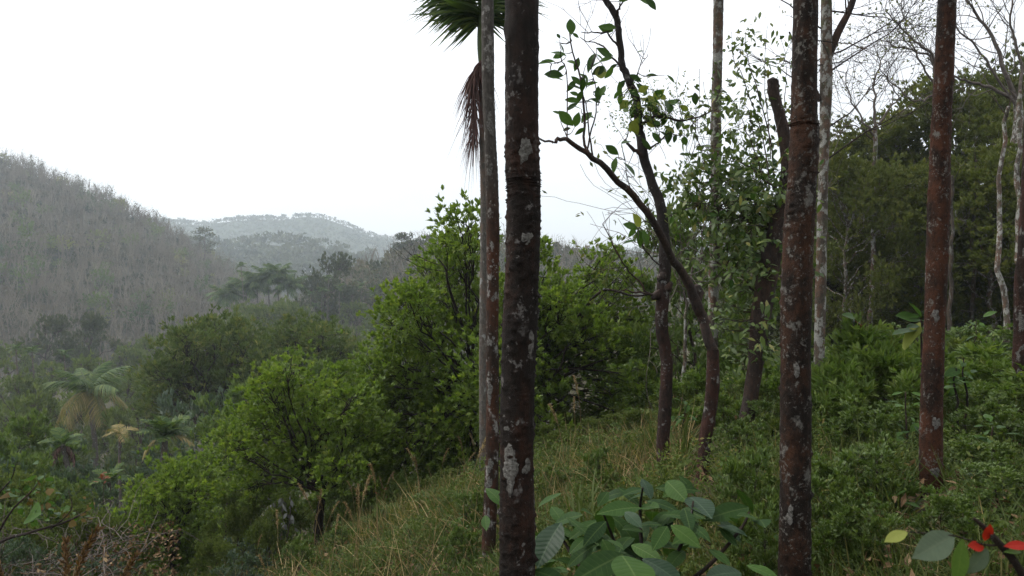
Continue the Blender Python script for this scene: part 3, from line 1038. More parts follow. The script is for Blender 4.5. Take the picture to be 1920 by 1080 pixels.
# ringed palm whose crown shows at the top, with a dead brown flower stalk hanging from it
pb = on_ground(905, 10.0)
crown_p = at(904, 120, 10.0)
ringed = thing('areca_palm', pb + [0, 0, -0.05], 'thin ringed palm with green fronds and a hanging dead brown stalk', 'palm')
mb = MB()
palm_trunk(mb, np.array([pb + [0, 0, -0.05], at(907, 500, 10.0), crown_p]), np.array([0.056, 0.048, 0.044]), sides=16, ring_gap=0.055, ring_h=0.10, step=0.012)
mb.build('trunk', M['bark_ringed'], ringed)
mb = MB()
cz = np.linspace(0, 1, 12)
tube(mb, crown_p + np.outer(cz, [0.0, 0, 0.72]), 0.046 * (1.0 + 0.75 * np.sin(cz * 2.9) * (1 - 0.3 * cz) - 0.5 * cz), 14)
mb.build('crownshaft', M['shaft'], ringed)
RINGF = frond_meshes('ringed', M['palm'], 4, L=1.3, arch=0.35, npair=20, leafL=0.46, leafW=0.05, leafdroop=1.3, keel=.0)
ctop = crown_p + np.array([0, 0, 0.42])
for az, el, s in [(1.5, 1.22, 1.0), (1.95, 1.38, 1.1), (1.1, 1.32, .9), (1.6, 1.05, .6), (-1.4, 1.28, 0.9), (-0.6, 1.4, 0.9), (2.8, 1.3, 1.0), (0.1, 1.3, 0.9), (-2.0, 1.15, 0.75), (1.4, .85, .8), (-1.3, .9, .75), (1.75, .6, .6)]:
    put_frond(RINGF[rng.integers(0, 4)], ringed, ctop, az, el, s, rng.normal(0, 0.1))
mb = MB()
n = 420
st = crown_p + np.array([0, -0.05, 0.02])
tip = at(886, 312, 9.95)
ax = smoothpath([st, st + (tip - st) * 0.12 + [-0.09, 0, 0.0], st + (tip - st) * 0.5 + [-0.03, 0, 0], tip], 30)
tube(mb, ax, np.linspace(0.03, 0.006, 30), 6, mat=1)
ii = np.clip((rng.random(n) ** 1.2 * 24).astype(int), 0, 29)
strips(mb, ax[ii], norm(np.stack([rng.normal(-0.08, 0.30, n), rng.normal(0, 0.35, n), -np.ones(n) * 0.7], -1)), runit(n), rng.uniform(0.2, 0.55, n), 0.015, 0.6, 3, 'blade')
mb.build('dead_stalk', [M['palm_dead'], M['palm_dead']], ringed)

# fork limb and twigs of the pale forked tree
def limb(mb, pts, rad, sides=8, n=None, mat=0, amp=0.0):
    P = smoothpath(pts, n or max(8, len(pts) * 5))
    if amp:
        P = P + vj(P, amp)
    tube(mb, P, np.interp(np.linspace(0, 1, len(P)), np.linspace(0, 1, len(rad)), rad), sides, bump=0.03, mat=mat)
    return P


def vj(P, amp):
    o = rng.normal(size=P.shape).cumsum(0)
    s = np.linspace(0, 1, len(P))[:, None]
    return (o - s * o[-1]) * amp / math.sqrt(len(P))


def spray(mb, p, d, L, r, depth, spread=0.6, up=0.25, kids=(2, 4), rmin=0.0025, tips=None, taper=0.6, curl=0.25):
    """Recursive leafless branching."""
    n = 5 if depth > 1 else 4
    P = [np.asarray(p, float)]
    dd = norm(np.asarray(d, float))
    for _ in range(n - 1):
        dd = norm(dd + rng.normal(size=3) * curl * 0.5 + np.array([0, 0, up * 0.12]))
        P.append(P[-1] + dd * L / (n - 1))
    P = np.array(P)
    tube(mb, P, np.linspace(r, max(r * taper, rmin), n), 5 if depth > 2 else 3)
    if tips is not None and depth <= 1:
        tips.append((P[-1], dd))
    if depth <= 0:
        return
    for _ in range(rng.integers(kids[0], kids[1] + 1)):
        s = rng.uniform(0.25, 1.0)
        q = P[min(n - 1, int(s * (n - 1) + 0.5))]
        nd = norm(dd + rng.normal(size=3) * spread + np.array([0, 0, up * 0.5]))
        spray(mb, q, nd, L * rng.uniform(0.5, 0.8), max(r * rng.uniform(0.45, 0.65), rmin), depth - 1, spread, up, kids, rmin, tips, taper, curl)
    spray(mb, P[-1], norm(dd + rng.normal(size=3) * spread * 0.35), L * 0.7, max(r * taper, rmin), depth - 1, spread, up, kids, rmin, tips, taper, curl)


Yf = 10.0
for pts, rad in (([(1552, 110), (1572, 60), (1590, 25), (1606, -20), (1625, -90)], [0.055, 0.05, 0.045, 0.04, 0.03]),
                 ([(1538, 190), (1528, 168), (1512, 140), (1480, 60)], [0.03, 0.028, 0.022, 0.012])):
    mb = MB()
    P = limb(mb, [at(x, y, Yf) for x, y in pts], rad, 8, 18)
    for k in range(7):
        q = P[rng.integers(6, len(P))]
        spray(mb, q, np.array([rng.uniform(-0.6, 1.2), rng.normal(0, 0.5), rng.uniform(0.0, 0.7)]), rng.uniform(0.4, 0.8), 0.012, 2, 0.5, 0.2, (1, 2))
    mb.build('branch', M['bark_branch'], palm_pale)
for px_, py_, dx, dz in ((1550, 105, 1, 0.3), (1555, 135, 1, 0.6), (1552, 240, 1, 0.5), (1550, 60, -1, 0.6), (1550, 300, 1, 0.7), (1548, 20, 1, 0.1)):
    mb = MB()
    spray(mb, at(px_, py_, Yf), (dx, rng.normal(0, 0.4), dz), 0.8, 0.012, 3, 0.45, 0.15, (1, 2), curl=0.2)
    mb.build('branch', M['bark_branch'], palm_pale)


# ------------------------------------------------------------------ leafy trees with crowns laid out lobe by lobe
def rosettes(mb, C, O, k, L, W, up=0.35, spread=0.9, fold=0.2, rndoff=None, mat=0, updir=0.9):
    n = len(C)
    D = np.repeat(O, k, 0) + runit(n * k) * spread + [0, 0, up]
    N_ = runit(n * k) * 0.55 + [0, 0, updir]
    P = np.repeat(C, k, 0) + runit(n * k) * L * 0.25
    base = rng.random(n) if rndoff is None else rndoff
    r = np.clip(np.repeat(base, k) * 0.6 + rng.random(n * k) * 0.4, 0, 1)
    leaves(mb, P, D, N_, L * rng.uniform(0.65, 1.2, n * k), W * rng.uniform(0.8, 1.15, n * k), r, fold, mat=mat)


def lobe_crown(lobes, mbl, mbw, heart, ros_per_m2, k, L, W, sub=9, twig=True, shell=0.5, flat=1.0, up=0.35, limb_r=0.03, sig=0.2):
    """lobes: rows of x, y, z, r."""
    for x, y, z, r in lobes:
        c = np.array([x, y, z])
        if mbw is not None:
            Pl = wobble(heart, c, 9, 0.10, 0.06)
            tube(mbw, Pl, np.linspace(limb_r, limb_r * 0.4, 9), 5, bump=0.05)
        m = max(4, int(sub * (r / 0.5) ** 1.2))
        dirs = runit(m)
        S = c + dirs * r * np.array([1, 1, flat]) * rng.uniform(shell, 1.0, (m, 1))
        if mbw is not None and twig:
            for s_ in S:
                a = Pl[rng.integers(5, 9)]
                tube(mbw, wobble(a, s_, 5, 0.12, 0.04), np.linspace(limb_r * 0.32, 0.004, 5), 3)
        nr = max(6, int(ros_per_m2 * 4 * math.pi * r * r * 0.6))
        w = rng.integers(0, m, nr)
        C = S[w] + rng.normal(size=(nr, 3)) * r * sig * np.array([1, 1, 0.8])
        O = norm(C - (c - np.array([0, 0, r * 0.6])))
        tone = rng.random(m)
        rosettes(mbl, C, O, k, L, W, up, rndoff=np.clip(tone[w] * 0.65 + rng.random(nr) * 0.4, 0, 1))


def lobes_at(rows, Y, dy=0.6, back=True):
    out = []
    for px, py, r in rows:
        rm = px2m(r, Y)
        yy = Y + rng.normal(0, dy)
        c = at(px, py, yy)
        out.append((*c, rm))
        if back:
            c2 = at(px + rng.normal(0, r * 0.3), py + r * 0.2, yy + rm * 1.5)
            out.append((*c2, rm * 0.9))
    return np.array(out)


def leafy_tree(name, label, cat, trunk_pts, trunk_r, rows, Y, dens, k, L, W, lm, bark='bark_dark', dy=0.6, sub=9, shell=0.5, flat=1.0, limb_r=0.035, back=True, extra=None, sig=0.2, group=None):
    base = np.array(trunk_pts[0])
    root = thing(name, base, label, cat, group)
    mbw, mbl = MB(), MB()
    P = smoothpath(trunk_pts, 14)
    tube(mbw, P, np.linspace(trunk_r, trunk_r * 0.55, 14), 9, bump=0.05)
    mbt = mbw
    limbs = MB()
    lb = lobes_at(rows, Y, dy, back)
    lobe_crown(lb, mbl, limbs, P[-1], dens, k, L, W, sub, True, shell, flat, limb_r=limb_r, sig=sig)
    if extra:
        for pts, r0, r1 in extra:
            Q = smoothpath([at(*p) for p in pts], 14)
            tube(limbs, Q, np.linspace(r0, r1, 14), 5, bump=0.06)
            for _ in range(5):
                spray(limbs, Q[rng.integers(4, 14)], rng.normal(size=3) + [0, 0, 0.5], 0.5, 0.008, 2, 0.6, 0.2, (1, 2))
    mbt.build('trunk', M[bark], root)
    limbs.build('branches', M[bark], root, kind='stuff')
    mbl.build('crown', lm if isinstance(lm, list) else M[lm], root, smooth=False, kind='stuff')
    return root


big_rows = [(878, 425, 46), (838, 462, 40), (868, 500, 50), (800, 500, 30), (838, 540, 55), (765, 560, 48), (735, 610, 42), (800, 610, 70), (890, 600, 70),
            (960, 560, 65), (1020, 520, 45), (1050, 560, 55), (1008, 470, 26), (1125, 488, 40), (1110, 560, 50), (1175, 520, 36), (1160, 600, 55),
            (1080, 620, 65), (1000, 640, 70), (1190, 650, 38), (760, 690, 70), (840, 700, 85), (930, 700, 85), (1030, 700, 50), (1130, 680, 50),
            (730, 760, 55), (800, 790, 80), (880, 800, 80), (960, 770, 60), (760, 850, 55), (840, 860, 60), (700, 700, 40), (690, 780, 45), (700, 850, 45), (1020, 600, 60), (1120, 620, 55), (960, 640, 60), (900, 870, 50), (1040, 660, 55), (1200, 600, 35), (1040, 740, 40), (1150, 740, 40), (1110, 790, 35), (1200, 720, 35), (1030, 800, 35), (800, 880, 45), (720, 900, 40), (880, 890, 40)]
tb = on_ground(905, 13.2)
leafy_tree('cashew_tree', 'largest bright green spreading tree behind the thickest trunk', 'tree',
           [tb, tb + [0.1, 0, 0.8], tb + [0.0, 0, 1.6]], 0.13, big_rows, 13.2, 88, 8, 0.088, 0.047, 'cashew', dy=0.7, limb_r=0.022, sub=22, sig=0.30,
           extra=[([(1000, 790, 13), (1060, 745, 12.6), (1100, 752, 12.4), (1150, 770, 12.2)], 0.035, 0.012),
                  ([(985, 800, 13), (1040, 720, 12.7), (1090, 690, 12.6), (1140, 672, 12.5)], 0.04, 0.012),
                  ([(990, 800, 13), (1015, 730, 12.6), (1050, 690, 12.4), (1060, 650, 12.4)], 0.035, 0.012),
                  ([(870, 620, 13), (842, 540, 12.6), (836, 505, 12.5), (822, 485, 12.5)], 0.03, 0.01),
                  ([(1080, 600, 13), (1130, 545, 12.8), (1190, 555, 12.7), (1240, 548, 12.7)], 0.03, 0.01)])
tb = on_ground(597, 11.6)
leafy_tree('cashew_tree', 'round bright green tree with a short dark trunk at the edge of the grass', 'tree',
           [tb, tb + [-0.02, 0, 0.5], tb + [0.05, 0, 1.0]], 0.085,
           [(560, 712, 48), (505, 735, 48), (620, 720, 52), (660, 745, 45), (455, 785, 48), (520, 800, 70), (600, 800, 75), (670, 810, 60), (435, 845, 42), (490, 865, 60), (565, 870, 65), (640, 875, 55), (690, 870, 40), (470, 915, 40), (535, 690, 30)],
           11.6, 110, 8, 0.074, 0.040, 'cashew', dy=0.5, limb_r=0.018, sub=22, sig=.3)
tb = on_ground(318, 12.6)
leafy_tree('cashew_bush', 'low bright green bush reaching the ground beside brown brambles', 'bush',
           [tb, tb + [0, 0, 0.4], tb + [0.05, 0, 0.8]], 0.06,
           [(330, 895, 50), (275, 935, 48), (375, 920, 50), (310, 960, 65), (250, 980, 40), (380, 985, 48), (300, 1030, 60), (360, 1050, 50), (240, 1030, 35), (395, 870, 34)],
           12.6, 125, 8, 0.072, 0.040, 'cashew', dy=0.4, limb_r=0.015, sub=22, sig=.3)

# two olive mango trees in the dip beyond
for px_, Yv, rows, lab in ((385, 38, [(405, 620, 46), (350, 632, 40), (455, 628, 40), (320, 665, 42), (385, 670, 62), (460, 672, 55), (300, 705, 38), (350, 720, 60), (430, 725, 65), (490, 720, 50), (300, 745, 40), (500, 690, 40)],
                            'broad dark olive tree in the dip, with a domed crown, behind the round bright tree'),
                           (585, 43, [(560, 618, 36), (605, 632, 42), (640, 660, 34), (530, 650, 45), (580, 668, 52), (640, 690, 36), (545, 700, 45), (610, 715, 40)],
                            'smaller yellowish olive tree whose domed crown stands against the misty valley')):
    tb = on_ground(px_, Yv)
    leafy_tree('mango_tree', lab, 'tree', [tb, tb + [0.2, 0, 2.5], tb + [0, 0, 4.8]], 0.22, rows, Yv, 11, 9, 0.27, 0.085, 'mango', dy=1.4, limb_r=0.06, sub=9, sig=0.27)


# ------------------------------------------------------------------ slanting tree, knotted tree, stump tree
def leaf_mesh(name, m, nx=4, ny=9, wide=0.5, pos=0.45, droop=0.18, cup=0.12, wave=0.0, ruffle=0.0, tip=1.0):
    """A leaf of unit length along +Y, with a midrib fold, a bent tip and a wavy edge."""
    v = np.linspace(0, 1, ny)
    w = np.sin(math.pi * np.clip(v, 0.015, 0.985) ** (math.log(0.5) / math.log(pos))) ** 0.85 * wide / 2
    w = w * np.where(v > 0.85, 1 - (v - 0.85) / 0.15 * 0.35 * tip, 1)
    u = np.linspace(-1, 1, 2 * nx + 1)
    X = w[:, None] * u[None, :]
    Yv = np.repeat(v[:, None], len(u), 1) * 0.97
    Z = cup * np.abs(X) * 1.2 - droop * (v ** 2)[:, None] + wave * np.sin(v * 17)[:, None] * np.abs(u)[None, :] * wide * 0.2
    if ruffle:
        Z = Z + ruffle * np.sin((v[:, None] - np.abs(X) * 0.55) * 11 * 2 * math.pi) * (0.3 + np.abs(u)[None, :] * 0.7) * (1 - v[:, None] * 0.6)
    V = np.stack([X, Yv, Z], -1).reshape(-1, 3)
    mu = len(u)
    i = np.arange(ny - 1)[:, None] * mu
    j = np.arange(mu - 1)[None, :]
    mb = MB()
    mb.add(V, quads=np.stack([i + j, i + j + 1, i + mu + j + 1, i + mu + j], -1).reshape(-1, 4), rnd=0.5)
    return mb.mesh(name, m)


def put_leaf(me, root, base, tip, up=(0, 0, 1), wscale=1.0, name='leaf', label=None):
    base, tip = np.asarray(base, float), np.asarray(tip, float)
    L = np.linalg.norm(tip - base)
    y = (tip - base) / L
    z = np.asarray(up, float)
    x = np.cross(y, z)
    x = x / max(np.linalg.norm(x), 1e-6)
    z = np.cross(x, y)
    Mx = Matrix(((x[0] * L * wscale, y[0] * L, z[0] * L, base[0]), (x[1] * L * wscale, y[1] * L, z[1] * L, base[1]),
                 (x[2] * L * wscale, y[2] * L, z[2] * L, base[2]), (0, 0, 0, 1)))
    o = bpy.data.objects.new(name, me)
    COL.objects.link(o)
    o.parent = root
    o.matrix_basis = Matrix.Translation(-Vector(root.location)) @ Mx
    if label:
        o['label'] = label
    return o


SAP = [leaf_mesh('leaf', M['big_leaf'], 2, 7, w, p, d, 0.14) for w, p, d in ((0.44, 0.5, 0.2), (0.5, 0.52, 0.1), (0.4, 0.45, 0.3), (0.55, 0.48, 0.15))]
SAPY = [leaf_mesh('leaf', M['yellow_leaf'], 2, 7, 0.6, 0.42, 0.15, 0.1)]

# slanting tree: one long limb running up to the thick palm, with leafy upright shoots
Yk = 6.4
slant = thing('slanting_tree', on_ground(1313, Yk) + [0, 0, -0.05], 'tree whose long bare limb slants up to the thickest palm trunk', 'tree')
mb = MB()
limb(mb, [np.array(slant.location), at(1316, 905, Yk), at(1325, 820, Yk), at(1336, 730, Yk), at(1337, 655, Yk)], [0.055, 0.05, 0.052, 0.056, 0.05], 12, 26, amp=0.01)
mb.build('trunk', M['bark_blotch'], slant)
mb = MB()
LP = limb(mb, [at(1338, 660, Yk), at(1318, 610, Yk), at(1303, 565, Yk), at(1272, 510, Yk - .1), at(1230, 440, Yk - .3), at(1180, 370, Yk - .5), at(1120, 312, Yk - .7), at(1075, 275, Yk - .8), at(1047, 260, Yk - .9), at(1035, 263, Yk - .95), at(1012, 260, Yk - 1)],
          [0.045, 0.040, 0.046, 0.035, 0.031, 0.026, 0.022, 0.017, 0.013, 0.010, 0.006], 10, 50, amp=0.07)
tube(mb, [at(1304, 570, Yk), at(1309, 548, Yk), at(1306, 536, Yk)], [0.05, 0.05, 0.032], 9, bump=0.08)
mb.build('limb', M['bark_branch'], slant)
# upright shoots on the limb
shoots = [([(1100, 300), (1096, 270), (1096, 230), (1092, 180), (1086, 135), (1075, 100), (1068, 60)], 0.012),
          ([(1108, 306), (1104, 260), (1100, 210), (1088, 160)], 0.008),
          ([(1098, 275), (1110, 240), (1118, 205), (1115, 160), (1108, 130)], 0.007),
          ([(1075, 255), (1055, 235), (1050, 215)], 0.005), ([(1235, 445), (1210, 415), (1196, 430)], 0.006), ([(1196, 385), (1180, 345), (1172, 300)], 0.006),
          ([(1086, 140), (1060, 128), (1035, 120), (1016, 113)], 0.005)]
Ys = Yk - 0.75
shootpaths = []
mb = MB()
for pts, r in shoots:
    A_ = [at(x, y, Ys) for x, y in pts]
    A_[0] = LP[np.linalg.norm((LP - A_[0]) * [1, .2, 1], axis=1).argmin()]
    shootpaths.append(limb(mb, A_, [r, r * 0.4], 5, 14, amp=0.01))
mb.build('shoots', M['bark_branch'], slant, kind='stuff')
sapleaf = [(1040, 115, 1010, 112), (1028, 145, 1058, 148), (1062, 105, 1033, 92), (1056, 142, 1020, 136), (1071, 65, 1070, 32), (1073, 62, 1086, 70), (1048, 80, 1038, 77), (1050, 82, 1060, 98),
           (1116, 100, 1098, 130), (1118, 102, 1134, 110), (1094, 170, 1066, 155), (1092, 170, 1080, 195), (1095, 145, 1090, 175), (1098, 140, 1106, 170), (1110, 140, 1136, 124), (1115, 138, 1142, 134),
           (1088, 190, 1058, 185), (1084, 192, 1062, 206), (1096, 190, 1116, 188), (1100, 190, 1120, 178), (1126, 180, 1134, 158), (1120, 190, 1124, 160), (1075, 236, 1046, 207), (1078, 238, 1085, 210),
           (1070, 240, 1054, 244), (1108, 128, 1128, 112), (1125, 132, 1142, 122), (1118, 90, 1150, 108), (1060, 122, 1044, 132), (1085, 108, 1078, 132), (1050, 72, 1044, 62), (1090, 230, 1110, 205),
           (1198, 430, 1168, 418), (1196, 430, 1205, 465), (1200, 425, 1190, 400), (1205, 430, 1215, 460), (1196, 450, 1165, 455), (1192, 425, 1180, 445), (1160, 290, 1135, 272), (1155, 295, 1148, 322),
           (1058, 100, 1036, 108), (1080, 150, 1062, 172), (1098, 160, 1120, 150), (1102, 150, 1088, 136), (1090, 205, 1072, 196), (1094, 215, 1116, 220), (1078, 120, 1062, 108), (1106, 185, 1128, 192), (1100, 120, 1116, 132), (1070, 80, 1052, 66), (1088, 160, 1072, 140), (1112, 172, 1136, 176), (1086, 180, 1068, 170), (1052, 215, 1036, 206), (1096, 240, 1078, 252),
           (1165, 270, 1184, 262), (1190, 330, 1172, 300)]
def petioles(root, anchors, bases, name='leaf_stalks'):
    """Thin stalks from the leaf bases to the closest wood."""
    A = np.concatenate(anchors)
    pm = MB()
    for b_ in bases:
        d_ = np.linalg.norm((A - b_) * [1, .5, 1], axis=1) + 0.25 * np.maximum(0, A[:, 2] - b_[2])
        a_ = A[d_.argmin()]
        P_ = wobble(a_, b_, 6, .08, -.06)
        tube(pm, P_, np.linspace(.0045, .002, 6), 4)
    pm.build(name, M['bark_branch'], root, kind='stuff')


sbases = []
for k, (bx, by, tx, ty) in enumerate(sapleaf):
    yy = Ys + rng.normal(0, 0.12)
    sbases.append(at(bx, by, yy))
    me = SAPY[0] if k in (15, 34) else SAP[rng.integers(0, 4)]
    put_leaf(me, slant, at(bx, by, yy), at(tx, ty, yy + rng.normal(0, 0.03)), runit(1)[0] * 0.6 + [0, -0.75, 0.45])

petioles(slant, shootpaths + [LP], sbases)

# knotted tree with red bark and pale blotches, its bare top leaning over to the upper edge
Yn = 7.0
knot = thing('knotted_tree', on_ground(1243, Yn) + [0, 0, -0.05], 'reddish knotted tree with pale blotches, leafy tuft and crooked bare top', 'tree')
mb = MB()
KP = limb(mb, [np.array(knot.location), at(1243, 850, Yn), at(1250, 760, Yn), at(1253, 690, Yn), at(1244, 610, Yn), at(1244, 540, Yn), at(1246, 460, Yn), at(1236, 400, Yn), at(1214, 340, Yn), at(1200, 290, Yn), at(1196, 245, Yn), at(1192, 200, Yn), at(1180, 165, Yn), at(1168, 120, Yn), at(1160, 80, Yn), at(1152, 35, Yn), at(1130, -10, Yn), at(1110, -60, Yn)],
     [0.062, 0.058, 0.06, 0.055, 0.058, 0.06, 0.05, 0.048, 0.042, 0.045, 0.04, 0.036, 0.036, 0.031, 0.029, 0.031, 0.026, 0.018], 12, 90, amp=0.06)
mb.build('trunk', M['bark_knot'], knot)
mb = MB()
for (x, y) in ((1232, 555), (1252, 540), (1243, 520)):
    c = at(x, y, Yn)
    tube(mb, [c + [-0.05, 0, -0.02], c, c + [0.03, 0, 0.05]], [0.02, 0.045, 0.02], 8, bump=0.1)
mb.build('knot', M['bark_branch'], knot)
knotpaths, kb = [], []
for pts, r in (([(1240, 550), (1215, 550), (1200, 530), (1180, 510), (1160, 480), (1130, 420)], 0.012), ([(1236, 548), (1190, 545), (1150, 550)], 0.012), ([(1240, 500), (1215, 470), (1190, 430)], 0.01),
               ([(1195, 240), (1225, 220), (1270, 225), (1310, 220), (1345, 205)], 0.014), ([(1200, 300), (1185, 275), (1172, 262)], 0.022), ([(1192, 270), (1230, 265), (1262, 240)], 0.012),
               ([(1160, 90), (1130, 62), (1090, 60)], 0.012), ([(1168, 130), (1140, 95), (1120, 80), (1088, 70)], 0.01), ([(1155, 40), (1165, 10), (1185, -10)], 0.014), ([(1180, 160), (1195, 130), (1215, 100)], 0.006)):
    mb = MB()
    A_ = [at(x, y, Yn - 0.05) for x, y in pts]
    A_[0] = KP[np.linalg.norm(KP - A_[0], axis=1).argmin()]
    P = limb(mb, A_, [r, r * 0.35], 6, 16, amp=0.03)
    knotpaths.append(P)
    for _ in range(3):
        spray(mb, P[rng.integers(5, 16)], rng.normal(size=3) + [0, 0, 0.5], 0.3, 0.004, 1, 0.5, 0.3, (1, 2), rmin=0.002)
    mb.build('branch', M['bark_branch'], knot)
for _ in range(60):
    ex, ey = rng.normal(1222, 36), rng.normal(205, 28)
    a = rng.uniform(0, 6.28)
    Lp = rng.uniform(14, 32)
    yy = Yn + rng.normal(0, 0.15)
    kb.append(at(ex, ey, yy))
    put_leaf(SAPY[0] if rng.random() < 0.22 else SAP[rng.integers(0, 4)], knot, at(ex, ey, yy), at(ex + Lp * math.cos(a), ey + Lp * math.sin(a), yy + rng.normal(0, 0.05)), runit(1)[0] * 0.7 + [0, -0.7, 0.3])
for bx, by, tx, ty in ((1255, 262, 1240, 240), (1258, 245, 1255, 268), (1282, 255, 1288, 274), (1268, 252, 1263, 268), (1150, 58, 1121, 48), (1155, 52, 1126, 48), (1195, 98, 1208, 92), (1180, 140, 1205, 152), (1172, 150, 1158, 168), (1178, 170, 1200, 178),
                       (1150, 105, 1125, 96), (1150, 108, 1122, 112), (1158, 120, 1140, 130), (1150, 125, 1135, 148), (1200, 0, 1225, 8), (1210, -5, 1232, 18), (1160, 2, 1180, -6)):
    yy = Yn - 0.1 + rng.normal(0, 0.05)
    kb.append(at(bx, by, yy))
    put_leaf(SAP[rng.integers(0, 4)], knot, at(bx, by, yy), at(tx, ty, yy), runit(1)[0] * 0.5 + [0, -0.8, 0.4])
petioles(knot, knotpaths, kb)
mb = MB()
n = 900
c = np.array([at(1222, 210, Yn)] * n) + rng.normal(size=(n, 3)) * np.array([0.20, 0.16, 0.12])
leaves(mb, c, runit(n) + [0, 0, 0.3], runit(n), 0.035, 0.014)
mb.build('flower_clusters', M['cashew_pale'], knot, smooth=False, kind='stuff')

# dark trunk with a sawn-off top, wrapped in a leafy climber
Yp = 7.4
stump = thing('pollarded_tree', on_ground(1380, Yp) + [0, 0, -0.05], 'dark leaning trunk with a sawn off top, wrapped in a leafy climber', 'tree')
mb = MB()
PT = limb(mb, [np.array(stump.location), at(1384, 850, Yp), at(1402, 780, Yp), at(1416, 690, Yp), at(1425, 610, Yp), at(1440, 500, Yp), at(1466, 400, Yp), at(1478, 320, Yp), at(1470, 250, Yp), at(1458, 200, Yp), at(1450, 165, Yp), at(1449, 150, Yp)],
          [0.085, 0.078, 0.072, 0.072, 0.09, 0.10, 0.085, 0.068, 0.058, 0.05, 0.055, 0.052], 12, 60, amp=0.02)
mb.build('trunk', M['bark_branch'], stump)
mb = MB()
stems = [([(1450, 330), (1440, 250), (1420, 170), (1405, 110), (1398, 60)], .008), ([(1440, 330), (1425, 240), (1395, 150), (1375, 110), (1372, 60)], .007), ([(1430, 330), (1405, 260), (1385, 200), (1350, 160)], .006),
         ([(1430, 320), (1410, 250), (1400, 200), (1370, 190)], .005), ([(1445, 300), (1440, 200), (1436, 100), (1440, 40)], .005), ([(1460, 250), (1480, 180), (1470, 100)], .006),
         ([(1440, 420), (1380, 360), (1330, 330), (1290, 320)], .012), ([(1440, 430), (1370, 400), (1320, 380)], .012), ([(1425, 560), (1390, 520), (1360, 500)], .01), ([(1455, 350), (1400, 310), (1340, 280), (1310, 270)], .009),
         ([(1330, 340), (1300, 250), (1290, 215)], .004), ([(1450, 400), (1490, 360), (1500, 310)], .008)]
SP = []
for pts, r in stems:
    SP.append(limb(mb, [at(x, y, Yp + rng.normal(0, .15)) for x, y in pts], [r, r * .35], 5, 18, amp=0.03))
mb.build('climber_stems', M['bark_branch'], stump, kind='stuff')
VL = [leaf_mesh('leaf', M['big_leaf'], 1, 5, w, p, 0.2, 0.14) for w, p in ((0.5, 0.42), (0.6, 0.38), (0.42, 0.45))]
mb = MB()
cnt = 0
VS = []


def vine_cluster(px, py, sx, sy, n, Lp=(10, 18), dy=0.3, up=0.2):
    n = int(n * 1.9)
    global cnt
    m = max(1, n // 9)
    ex, ey = rng.normal(px, sx, m), rng.normal(py, sy, m)
    yy = Yp + 0.22 + rng.normal(0, dy, m)
    Q = np.array([at(a, b, c) for a, b, c in zip(ex, ey, yy)])
    if n > 12:
        VS.extend(Q)
    ax_ = norm(runit(m) * [1, 1, .5] - [0, 0, .25])
    w = rng.integers(0, m, n)
    P = Q[w] + ax_[w] * rng.uniform(0, .28, (n, 1)) + rng.normal(size=(n, 3)) * .03
    D = runit(n) + [0, -0.2, up - 0.25]
    D = norm(D)
    L = px2m(rng.uniform(*Lp, n), Yp)
    N_ = runit(n) * 0.6 + [0, -0.5, 0.6]
    k = min(n, max(0, int(n * 0.12)))
    for i in range(k):
        if cnt < 290:
            put_leaf(VL[rng.integers(0, 3)], stump, P[i], P[i] + D[i] * L[i], N_[i])
            cnt += 1
    strips(mb, P[k:], D[k:], N_[k:], L[k:], L[k:] * 0.5, 0.25, 3, 'leaf')


for S_ in SP[:6]:
    for q in S_[3:]:
        c, s = math.cos(PITCH), math.sin(PITCH)
        px_ = 960 + 1450 * q[0] / q[1]
        py_ = 500 - 1450 * (q[2] - CAMZ) / q[1]
        vine_cluster(px_, py_, 9, 10, 4, (9, 16), 0.08)
for a in ((1300, 330, 28, 22, 70), (1350, 320, 40, 22, 150), (1400, 350, 45, 32, 240), (1440, 330, 30, 30, 130), (1350, 380, 40, 28, 180), (1410, 420, 40, 40, 240), (1290, 385, 22, 22, 70), (1330, 440, 30, 30, 110), (1410, 480, 26, 40, 90),
          (1390, 520, 30, 30, 70), (1400, 580, 26, 40, 80), (1380, 600, 26, 34, 120), (1440, 640, 18, 30, 40), (1390, 690, 20, 30, 40), (1350, 600, 16, 20, 40), (1340, 250, 16, 34, 60), (1300, 225, 14, 14, 20), (1420, 460, 30, 30, 160), (1440, 400, 26, 30, 120), (1455, 560, 14, 40, 40), (1475, 330, 16, 40, 60), (1490, 480, 12, 60, 40)):
    vine_cluster(*a)
petioles(stump, SP + [PT], VS, 'climber_twigs')
mb.build('climber_leaves', M['bush'], stump, kind='stuff')


